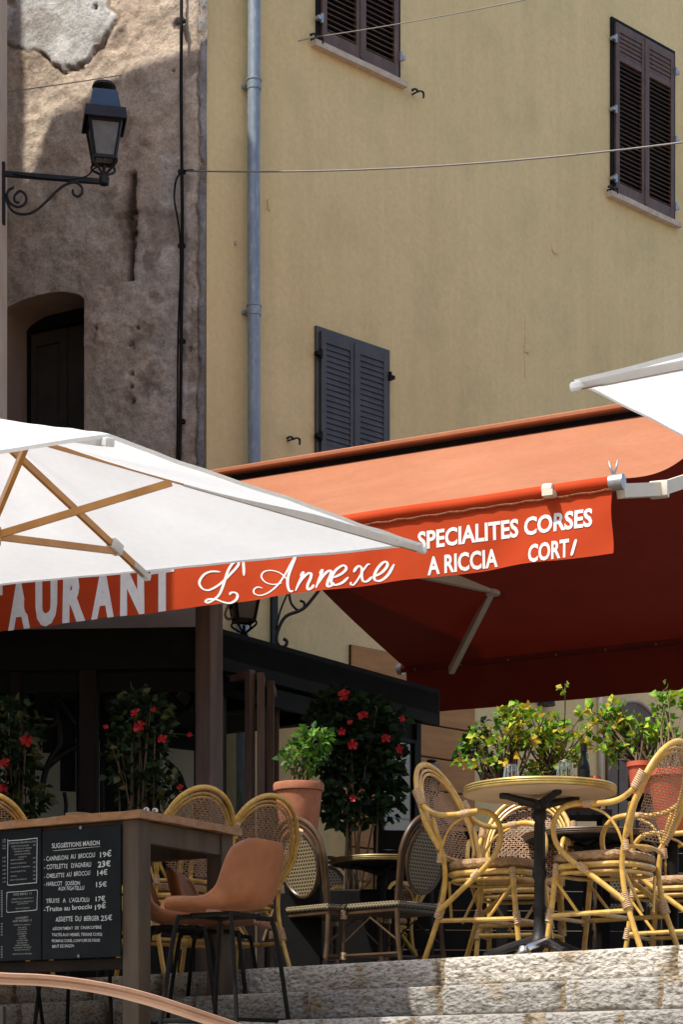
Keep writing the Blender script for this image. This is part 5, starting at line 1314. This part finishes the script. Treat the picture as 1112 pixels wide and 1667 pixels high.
# ------------------------------------------------------------------ bar stools
def bar_stool(name, label, x_, y_, face, group):
    t = thing(name, label, 'bar stool', (x_, y_, GZ), group, R(face))
    x = B()
    prof = cr([(0.225, 0.745, 0.155), (0.21, 0.768, 0.175), (0.12, 0.762, 0.20), (0.0, 0.748, 0.215), (-0.10, 0.752, 0.222), (-0.165, 0.79, 0.222), (-0.20, 0.86, 0.212), (-0.222, 0.92, 0.205), (-0.238, 0.98, 0.190), (-0.246, 1.015, 0.165), (-0.248, 1.035, 0.125)], 4)
    nv_ = 18
    def f(i, v, off=0):
        px_, pz_, hw = prof[i]; s_ = -1+2*v
        q = i/(len(prof)-1)
        y = hw*math.sin(s_*math.pi/2*0.98)
        lift = 0.055*abs(s_)**3*(1-abs(2*q-0.85)) ; fwd = 0.085*abs(s_)**2.4*max(0, math.sin(min(1, max(0, (q-0.25)/0.75))*math.pi*0.85))
        return V((px_+fwd, y, pz_+max(0, lift)))
    rows = [[x.verts.new(f(i, j/nv_)) for j in range(nv_+1)] for i in range(len(prof))]
    for i in range(len(prof)-1):
        for j in range(nv_): x.faces.new((rows[i][j], rows[i+1][j], rows[i+1][j+1], rows[i][j+1]))
    bmesh.ops.recalc_face_normals(x, faces=x.faces)
    bmesh.ops.solidify(x, geom=x.faces[:], thickness=0.030)
    sh_ = obj('shell', x, m_leather, t, False, 'all')
    md = sh_.modifiers.new('smooth', 'SUBSURF'); md.levels = 1; md.render_levels = 1
    for sx in (-1, 1):
        for sy in (-1, 1):
            x = B(); tube(x, [(sx*0.10, sy*0.10, 0.715), (sx*0.135, sy*0.15, 0.712), (sx*0.15, sy*0.165, 0.69), (sx*0.185, sy*0.19, 0.45), (sx*0.235, sy*0.225, 0.0)], 0.0105, 8, sm=4); obj('leg', x, m_black, t, False, 'auto')
    x = B(); z = 0.27; k = 0.205
    tube(x, [(k, k*0.98, z), (-k, k*0.98, z), (-k, -k*0.98, z), (k, -k*0.98, z)], 0.009, 8, closed=True); obj('footrest', x, m_black, t, False, 'auto')
    x = B(); tube(x, [(0.11, 0.11, 0.722), (-0.11, 0.11, 0.722), (-0.11, -0.11, 0.722), (0.11, -0.11, 0.722)], 0.010, 8, closed=True); obj('seat_bracket', x, m_black, t, False, 'auto')
    t.scale = (0.93, 0.93, 0.97)
    return t
GS = 'tan leatherette bar stools round the bar table'
s0_ = bar_stool('bar_stool', 'tan leatherette bar stool at the corner of the bar table, its back toward the viewer', P(366, 1500, 8.2).x, 8.22, 148, GS)
def put_stool(x_, y_, face, label):
    c = copy_tree(s0_); c.location = (x_, y_, GZ); c.rotation_euler = (0, 0, R(face)); c['label'] = label
put_stool(P(352, 1500, 9.25).x, 9.22, -8, 'tan bar stool half hidden behind the nearest tan stool')
put_stool(P(288, 1500, 8.95).x, 8.95, 0, 'tan bar stool under the bar table, just behind its near leg')
qq = TL.pt(0.62, 0)+TRp.d*0.42; put_stool(qq.x, qq.y, 75, 'bar stool under the chalkboards, only its black legs showing, nearer the leg')
qq = TL.pt(1.25, 0)+TRp.d*0.42; put_stool(qq.x, qq.y, 60, 'bar stool under the printed menu board, only black legs showing')

# ------------------------------------------------------------------ foreground handrail
hr = thing('handrail', 'curved pinkish brown handrail sweeping across the lower left corner', 'handrail', P(-80, 1640, 4.0))
pts = [P(a, b_, Y) for a, b_, Y in ((-140, 1583, 4.0), (-60, 1586, 4.02), (0, 1592, 4.05), (60, 1595, 4.1), (120, 1601, 4.15), (180, 1611, 4.2), (240, 1626, 4.27), (300, 1645, 4.35), (350, 1662, 4.42), (400, 1680, 4.5), (470, 1712, 4.6))]
cp = [V(q) for q in cr([tuple(p) for p in pts], 8)]
x = B(); sec = [(-0.019, -0.009), (-0.019, 0.005), (-0.015, 0.009), (-0.004, 0.0095), (-0.0015, 0.0075), (0.0015, 0.0075), (0.004, 0.0095), (0.015, 0.009), (0.019, 0.005), (0.019, -0.009), (0.012, -0.012), (-0.012, -0.012)]
# flat sides turned toward the viewer: sections swept along the rail
prev = None
for i, p in enumerate(cp):
    d = (cp[min(i+1, len(cp)-1)]-cp[max(i-1, 0)]).normalized(); sdv = d.cross(V((0, 0, 1))).normalized(); upv = sdv.cross(d)
    k = 0.0008*noise.noise(p*9)
    cur = [x.verts.new(p + upv*(a*0.62+k) - sdv*(-b_*1.5)) for a, b_ in sec]
    if prev:
        for j in range(len(sec)): x.faces.new((prev[j], prev[(j+1) % len(sec)], cur[(j+1) % len(sec)], cur[j]))
    prev = cur
bmesh.ops.recalc_face_normals(x, faces=x.faces)
obj('rail', x, m_rail, hr, smooth='auto')
for i in (2, len(cp)-4):
    p = cp[i]; x = B(); tube(x, [p-V((0, 0, 0.008)), V((p.x, p.y, -0.80))], 0.012, 10); obj('post', x, m_iron, hr, smooth='auto')

# ------------------------------------------------------------------ planters and plants
def leafs(bm, cl, c, rad, n, size, pal, rnd, shape=None, droop=0.3, hollow=0.3):
    for _ in range(n):
        while True:
            q = V((rnd.uniform(-1, 1), rnd.uniform(-1, 1), rnd.uniform(-1, 1)))
            if hollow < q.length < 1: break
        p = c + V((q.x*rad[0], q.y*rad[1], q.z*rad[2]))
        d = (V((q.x, q.y, q.z*0.6+0.25)) + V((rnd.uniform(-.8, .8), rnd.uniform(-.8, .8), rnd.uniform(-.8, .5)))).normalized()
        sd_ = d.cross(V((rnd.uniform(-1, 1), rnd.uniform(-1, 1), rnd.uniform(0.2, 1)))).normalized(); up = sd_.cross(d)
        s_ = size*rnd.uniform(0.6, 1.25); w_ = s_*rnd.uniform(0.34, 0.46)
        a = bm.verts.new(p); b1_ = bm.verts.new(p+d*s_*0.45+sd_*w_+up*s_*0.10); b2_ = bm.verts.new(p+d*s_*0.45-sd_*w_+up*s_*0.10)
        m_ = bm.verts.new(p+d*s_*0.5); e = bm.verts.new(p+d*s_-up*s_*droop*0.5)
        col = pal[rnd.randrange(len(pal))]; k = rnd.uniform(0.75, 1.25); col = (col[0]*k, col[1]*k, col[2]*k, 1)
        for vs_ in ((a, m_, b1_), (a, b2_, m_), (m_, e, b1_), (m_, b2_, e)):
            f_ = bm.faces.new(vs_)
            for l in f_.loops: l[cl] = col
def flower(bm, p, s, rnd):
    d = V((rnd.uniform(-.5, .3), -0.8, rnd.uniform(-.1, .7))).normalized(); u = d.orthogonal().normalized(); w_ = d.cross(u)
    c_ = bm.verts.new(p - d*s*0.25)
    for k in range(5):
        a = 2*math.pi*k/5 + rnd.random()*0.3
        e1_ = (u*math.cos(a)+w_*math.sin(a)); t1 = (u*math.cos(a+0.5)+w_*math.sin(a+0.5)); t0 = (u*math.cos(a-0.5)+w_*math.sin(a-0.5))
        vm = None
        kk = rnd.uniform(0.8, 1.1); v1 = bm.verts.new(p+t0*s*0.78*kk+d*s*0.22); v2 = bm.verts.new(p+e1_*s*0.95*kk+d*s*rnd.uniform(-.1, .15)); v3 = bm.verts.new(p+t1*s*0.8*kk+d*s*0.16)
        bm.faces.new((c_, v1, v2)); bm.faces.new((c_, v2, v3))
def plant(name, label, cat, base, clumps, size, pal, seed, stems=8, flowers=(), fs=0.05, group=None, sticks=0):
    airy = cat == 'bush'
    rnd = random.Random(seed); t = thing(name, label, cat, base, group)
    x = B(); cl = x.loops.layers.float_color.new('col')
    if airy:
        small = []
        for c, rad, n in clumps:
            k = max(3, n//16)
            for _ in range(k):
                q = V((rnd.gauss(0, .55), rnd.gauss(0, .5), rnd.gauss(0, .55))); r_ = rnd.uniform(0.022, 0.045)
                cc = V(c)+V((q.x*rad[0]*1.25, q.y*rad[1], q.z*rad[2]*1.3)); small.append(cc)
                leafs(x, cl, cc, (r_, r_, r_), rnd.randint(9, 15), size*rnd.uniform(0.75, 1.0), pal, rnd, hollow=0.0)
        clumps = [(c, (0.01, 0.01, 0.01), 1) for c in small]; stems = min(len(small), 42)
    else:
        for c, rad, n in clumps: leafs(x, cl, V(c), rad, n, size, pal, rnd)
    obj('foliage', x, m_leaf, t)
    x = B()
    for i in range(stems):
        c, rad, n = clumps[i % len(clumps)]; c = V(c)
        e = c + V((rnd.uniform(-.7, .7)*rad[0], rnd.uniform(-.7, .7)*rad[1], rnd.uniform(0, .9)*rad[2])); b_ = V(base)+V((rnd.uniform(-.05, .05), rnd.uniform(-.05, .05), 0))
        mid = b_.lerp(e, 0.5) + V((rnd.uniform(-.05, .05), rnd.uniform(-.05, .05), 0.02))
        tube(x, [b_, mid, e], [0.007, 0.005, 0.0025], 5, sm=5)
    obj('stem', x, m_stem, t, smooth='all')
    if sticks:
        x = B()
        for i in range(sticks):
            b_ = V(base)+V((rnd.uniform(-.15, .15), rnd.uniform(-.06, .06), 0)); tube(x, [b_, b_+V((rnd.uniform(-.05, .05), 0, 0.95))], 0.006, 5)
        obj('support_cane', x, m_stem, t)
    for p, s_ in flowers:
        x = B(); flower(x, V(p), s_, rnd); obj('flower', x, m_flower, t)
    return t
G1 = [(0.10, 0.26, 0.018), (0.18, 0.38, 0.022), (0.26, 0.44, 0.03), (0.08, 0.20, 0.016), (0.40, 0.46, 0.03)]
G2 = G1 + [(0.55, 0.46, 0.03), (0.62, 0.40, 0.03)]
GD = [(0.012, 0.032, 0.010), (0.02, 0.05, 0.012), (0.008, 0.022, 0.008), (0.032, 0.062, 0.015)]
YB = 10.35
def cl(px_, py_, Y, rx, ry, rz, n): return (P(px_, py_, Y), (rx, ry, rz), n)
# red trough on a dark stand, and its bushes
t = thing('planter', 'long pink red planter box behind the near round table, on a dark stand', 'planter', P(895, 1700, YB+0.1).xy.to_3d()+V((0, 0, TZ)))
x = B(); pc_ = P(900, 1280, YB+0.1)
zb0 = 1.40
vs = box(x, (pc_.x, YB+0.1, zb0+0.09), (0.50, 0.20, 0.18)); bev(x, 0.02, 3); obj('trough', x, m_redplastic, t, smooth='auto')
x = B(); box(x, (pc_.x, YB+0.1, zb0-0.02), (0.60, 0.26, 0.03))
for a in (-0.27, 0.27):
    for b_ in (-0.1, 0.1): box(x, (pc_.x+a, YB+0.1+b_, (TZ+zb0-0.036)/2), (0.04, 0.04, zb0-0.036-TZ))
obj('stand', x, m_black, t)
GP = 'bushes behind the near round table'
plant('bush', 'loose green and yellow bush directly above the left tumbler', 'bush', V((P(830, 0, YB).x, YB+0.08, 1.52)), [cl(832, 1190, YB, .13, .13, .11, 260), cl(812, 1220, YB, .09, .1, .09, 110), cl(860, 1180, YB, .10, .1, .10, 170), cl(790, 1240, YB, .08, .1, .05, 50)], 0.052, G2, 3, 12, group=GP)
plant('bush', 'bright yellow green bush in the middle of the row, above the bottle', 'bush', V((P(905, 0, YB).x, YB+0.08, 1.52)), [cl(900, 1190, YB, .13, .13, .12, 300), cl(880, 1215, YB, .11, .1, .11, 180), cl(940, 1205, YB, .10, .1, .12, 170), cl(915, 1240, YB, .12, .1, .07, 120)], 0.05, G2, 5, 14, group=GP)
plant('bush', 'darker leafy sprigs trailing left of the bushes, against the cream wall', 'bush', V((P(800, 0, YB).x, YB+0.15, 1.50)), [cl(775, 1220, YB+.1, .05, .06, .07, 34), cl(795, 1238, YB+.1, .07, .06, .07, 60), cl(760, 1212, YB+.1, .03, .04, .03, 12), cl(782, 1190, YB+.1, .02, .03, .04, 10)], 0.05, GD+G1[:2], 9, 9, group=GP)
t = thing('flower_pot', 'bright red round pot behind the right armchair, holding a green bush', 'flower pot', V((P(1040, 0, YB).x, YB-0.1, TZ)))
x = B(); lathe(x, [(0.05, 1.46), (0.068, 1.60), (0.076, 1.605), (0.076, 1.63), (0.066, 1.631), (0.062, 1.60)], (P(1040, 0, YB).x, YB-0.1, 0), 28); obj('pot', x, m_redplastic, t, smooth='auto')
x = B(); lathe(x, [(0.14, TZ), (0.14, TZ+0.03), (0.03, TZ+0.06), (0.03, 1.39), (0.08, 1.44), (0.08, 1.458)], (P(1040, 0, YB).x, YB-0.1, 0), 20); obj('stand', x, m_black, t, smooth='auto')
t = thing('flower_pot', 'large red pot partly hidden behind the right armchair back, at the photo edge', 'flower pot', V((P(1096, 0, 9.95).x, 9.95, TZ)))
x = B(); lathe(x, [(0.07, 1.22), (0.125, 1.50), (0.14, 1.505), (0.14, 1.54), (0.12, 1.54), (0.11, 1.50)], (P(1096, 0, 9.95).x, 9.95, 0), 28); obj('pot', x, m_redplastic, t, smooth='auto')
x = B(); lathe(x, [(0.12, TZ), (0.12, TZ+0.03), (0.03, TZ+0.06), (0.03, 1.19), (0.10, 1.20), (0.10, 1.218)], (P(1096, 0, 9.95).x, 9.95, 0), 20); obj('stand', x, m_black, t, smooth='auto')
plant('bush', 'green bush growing from the bright red pot', 'bush', V((P(1040, 0, YB).x, YB-0.1, 1.60)), [cl(1020, 1195, YB, .12, .12, .10, 220), cl(1000, 1225, YB, .08, .1, .08, 110), cl(985, 1180, YB, .06, .08, .06, 60), cl(1050, 1200, YB-.1, .10, .1, .07, 150), cl(992, 1160, YB, .03, .05, .04, 30)], 0.055, G1+[(0.5, 0.34, 0.03)], 21, 14, group=GP)
plant('bush', 'tall leafy branch rising at the right edge above the right armchair', 'bush', V((P(1096, 0, 9.95).x, 9.95, 1.5)), [cl(1085, 1150, YB, .07, .08, .09, 110), cl(1100, 1180, YB, .09, .08, .09, 130), cl(1078, 1205, YB-.1, .10, .1, .06, 130), cl(1118, 1130, YB, .06, .06, .08, 70)], 0.055, G1, 23, 12, group=GP)
# terracotta pot and its shrub, at the doors
PX = P(486, 0, 11.0).x; PY = 11.05
t = thing('flower_pot', 'large terracotta pot in front of the dark flowering climber', 'flower pot', V((PX, PY, TZ)))
x = B(); lathe(x, [(0.085, 1.24), (0.09, 1.245), (0.122, 1.50), (0.131, 1.59), (0.142, 1.595), (0.145, 1.628), (0.140, 1.638), (0.126, 1.638), (0.12, 1.60), (0.0, 1.59)], (PX, PY, 0), 36); obj('pot', x, m_terra, t, smooth='auto')
x = B(); box(x, (PX, PY, (TZ+1.238)/2), (0.26, 0.26, 1.238-TZ)); bev(x, 0.01, 1); obj('plinth', x, m_black, t)
plant('shrub', 'small shrub with bright green top growing in the terracotta pot', 'shrub', V((PX, PY, 1.6)), [cl(510, 1205, PY, .10, .10, .07, 150), cl(490, 1235, PY, .13, .12, .08, 160)], 0.05, [(0.08, 0.22, 0.02), (0.14, 0.30, 0.03), (0.03, 0.09, 0.02)], 31, 10)
fl = [(P(a, b_, 11.5), s_) for a, b_, s_ in ((560, 1132, .042), (592, 1165, .045), (570, 1176, .025), (556, 1190, .028), (574, 1212, .038), (628, 1202, .034), (575, 1300, .026), (651, 1220, .032), (655, 1170, .022))]
DKX = P(575, 0, 11.8)
t = thing('planter', 'dark planter hidden under the tall flowering climber', 'planter', V((DKX.x, 11.8, TZ)))
x = B(); box(x, (DKX.x, 11.8, TZ+0.3), (0.5, 0.34, 0.6)); bev(x, 0.01, 1); obj('trough', x, m_black, t)
plant('flowering_climber', 'tall dark climber with red flowers in the middle, behind the terracotta pot', 'plant', V((DKX.x, 11.8, TZ+0.6)), [cl(555, 1145, 11.75, .13, .13, .07, 120), cl(600, 1155, 11.7, .12, .12, .06, 90), cl(585, 1195, 11.75, .22, .16, .15, 480), cl(545, 1225, 11.8, .17, .16, .16, 330), cl(615, 1240, 11.8, .16, .16, .17, 360), cl(575, 1300, 11.8, .22, .16, .20, 420), cl(525, 1175, 11.8, .09, .1, .09, 70), cl(645, 1175, 11.75, .07, .06, .04, 20), cl(630, 1300, 11.8, .10, .1, .14, 110)], 0.07, GD, 41, 7, fl, 0.05, sticks=3)
GF = 'red flowering climbers inside the veranda front'
def climber(px_, Y, seed, fpx, lab, top, spread, dens):
    b_ = P(px_, 0, Y); 
    t = thing('planter', 'dark planter box of the climber '+lab, 'planter', V((b_.x, Y, TZ)))
    x = B(); box(x, (b_.x, Y, TZ+0.32), (0.46, 0.28, 0.64)); bev(x, 0.01, 1); obj('trough', x, m_black, t)
    cls = [cl(px_, top+55, Y, spread, .12, .2, dens), cl(px_-10, top+110, Y, spread*1.1, .12, .2, dens), cl(px_+10, top+160, Y, spread, .12, .16, int(dens*0.8)), cl(px_-5, top+20, Y, spread*0.6, .1, .08, dens//3)]
    plant('flowering_climber', 'thin climber with red flowers '+lab, 'plant', V((b_.x, Y, TZ+0.64)), cls, 0.065, GD+[(0.10, 0.10, 0.03)], seed, 10, [(P(a, c_, Y-0.16), s_) for a, c_, s_ in fpx], group=GF, sticks=5)
climber(232, 11.9, 51, [(227, 1182, .048), (219, 1160, .036), (263, 1203, .036), (250, 1155, .022), (308, 1196, .018), (293, 1282, .028), (172, 1183, .02)], 'between the dark post and the weathered post', 1125, 0.20, 190)
climber(22, 12.0, 52, [(41, 1205, .046), (6, 1242, .042), (4, 1285, .04)], 'at the left edge of the photo', 1140, 0.17, 230)

# ------------------------------------------------------------------ under the awning: second lantern and scrolled bracket
l2 = thing('wall_lantern', 'small black lantern hanging just under the awning lettering', 'lantern', P(397, 1050, 13.6))
lantern(397, 13.6, 905, 13.6/F*0.85, R(20), l2, hood=m_iron)
zt2 = P(397, 1038, 13.6)
x = B(); lathe(x, [(0.0, -0.055), (0.006, -0.045), (0.013, -0.03), (0.006, -0.012), (0.016, 0.0), (0.006, 0.015)], tuple(P(397, 1040, 13.6)), 10); obj('drop_finial', x, m_iron, l2, smooth='auto')
x = B(); tube(x, [P(a, b_, 13.6) for a, b_ in ((372, 985), (366, 1000), (372, 1008), (379, 1002), (376, 992))], 0.009, 6, sm=4); tube(x, [P(372, 985, 13.6), P(372, 930, 13.6), P(397, 900, 13.6)], 0.012, 6, sm=4); obj('hook', x, m_arm, l2, smooth='all')
t, z = YW.hit(444, 1015)
br = thing('scroll_bracket', 'scrolled wrought iron bracket on the yellow wall under the awning', 'bracket', YW.pt(t, z-0.2, 0))
bpY = YW.pt(t, z).y
x = B(); boxv(x, YW.pt(t-0.03, YW.hit(444, 1056)[1], 0.0), YW.d*0.06, V((0, 0, 0.62)), YW.n*0.03); obj('wall_plate', x, m_iron, br)
x = B()
Yb = bpY-0.1
tube(x, [P(a, b_, Yb) for a, b_ in ((520, 960), (500, 985), (488, 994), (466, 1003), (455, 1020), (450, 1040), (455, 1052), (464, 1052), (467, 1044), (461, 1040))], 0.014, 7, sm=4)
tube(x, [P(a, b_, Yb) for a, b_ in ((470, 960), (474, 982), (486, 994), (494, 990), (495, 981), (488, 978))], 0.011, 7, sm=4); tube(x, [P(468, 966, Yb), P(456, 995, Yb), P(449, 1025, Yb)], 0.009, 6, sm=3)
tube(x, [P(446, 958, Yb), P(560, 952, Yb)], 0.014, 6)
obj('scroll', x, m_iron, br, smooth='all')
# added dark boards, standing in for the deep shade behind the chairs
ls = thing('shade_screen', 'added dark boarded screen standing in for deep shade behind the chairs', 'screen', (1.5, 12.6, TZ))
LSp = Plane((0.62, 12.35, 0), (0.95, 0.1))
x = B()
for i in range(8): boxv(x, LSp.pt(-0.42, TZ+0.04+i*0.125, 0), LSp.d*4.2, -LSp.n*0.03, V((0, 0, 0.119)))
obj('boarding', x, m_black, ls)
for i in range(5):
    x = B(); boxv(x, LSp.pt(-0.42+i*1.04, TZ, 0.003), LSp.d*0.05, LSp.n*0.04, V((0, 0, 1.06))); obj('post', x, m_black, ls)
# small garden lantern behind the left armchair
p = P(703, 1290, 12.0)
gl = thing('garden_lantern', 'small blue grey lantern behind the near left armchair, before the orange boarding', 'lantern', V((p.x, 12.0, TZ)))
lantern(703, 12.0, 1237, 12.0/F*0.42, R(25), gl, hood=M('blue_grey_paint', (0.10, 0.14, 0.18), (0.14, 0.19, 0.24), sc=8, rough=0.4))
x = B(); tube(x, [V((p.x, 12.0, P(0, 1300, 12.0).z)), V((p.x, 12.0, TZ))], 0.014, 8); obj('pole', x, m_iron, gl)
# steel parasol foot lying by the table
pf = P(853, 1541, 8.35)
x = B(); lathe(x, [(0.085, 0.0), (0.085, 0.012), (0.05, 0.03), (0.035, 0.05), (0.03, 0.06), (0.0, 0.062)], n=24)
tube(x, [(0.02, 0, 0.05), (0.10, 0.02, 0.075), (0.17, 0.05, 0.10)], [0.02, 0.022, 0.012], 8)
for i in range(0): tube(x, [(0.06+i*0.016, 0.005+i*0.004, 0.062+i*0.005), (0.062+i*0.016, 0.005+i*0.004, 0.105+i*0.004)], 0.004, 5)
o_ = obj('steel_stand', x, m_steel, None, False, 'auto'); o_.location = (pf.x, 8.35, TZ); o_.scale = (0.6, 0.6, 0.8); tag(o_, 'shiny steel foot lying on the terrace edge under the near round table', 'stand')

wl = thing('wall_lamp', 'small dark lamp on the lower yellow wall above the bushes, left of the conduit', 'lamp', YW.at(882, 1170))
x = B(); tube(x, [YW.at(882, 1110, 0.06), YW.at(882, 1150, 0.06)], [0.05, 0.085], 12); obj('shade', x, m_iron, wl, smooth='auto')
x = B(); tube(x, [YW.at(882, 1100, -0.01), YW.at(882, 1100, 0.06), YW.at(882, 1112, 0.06)], 0.012, 8); obj('arm', x, m_iron, wl, smooth='auto')
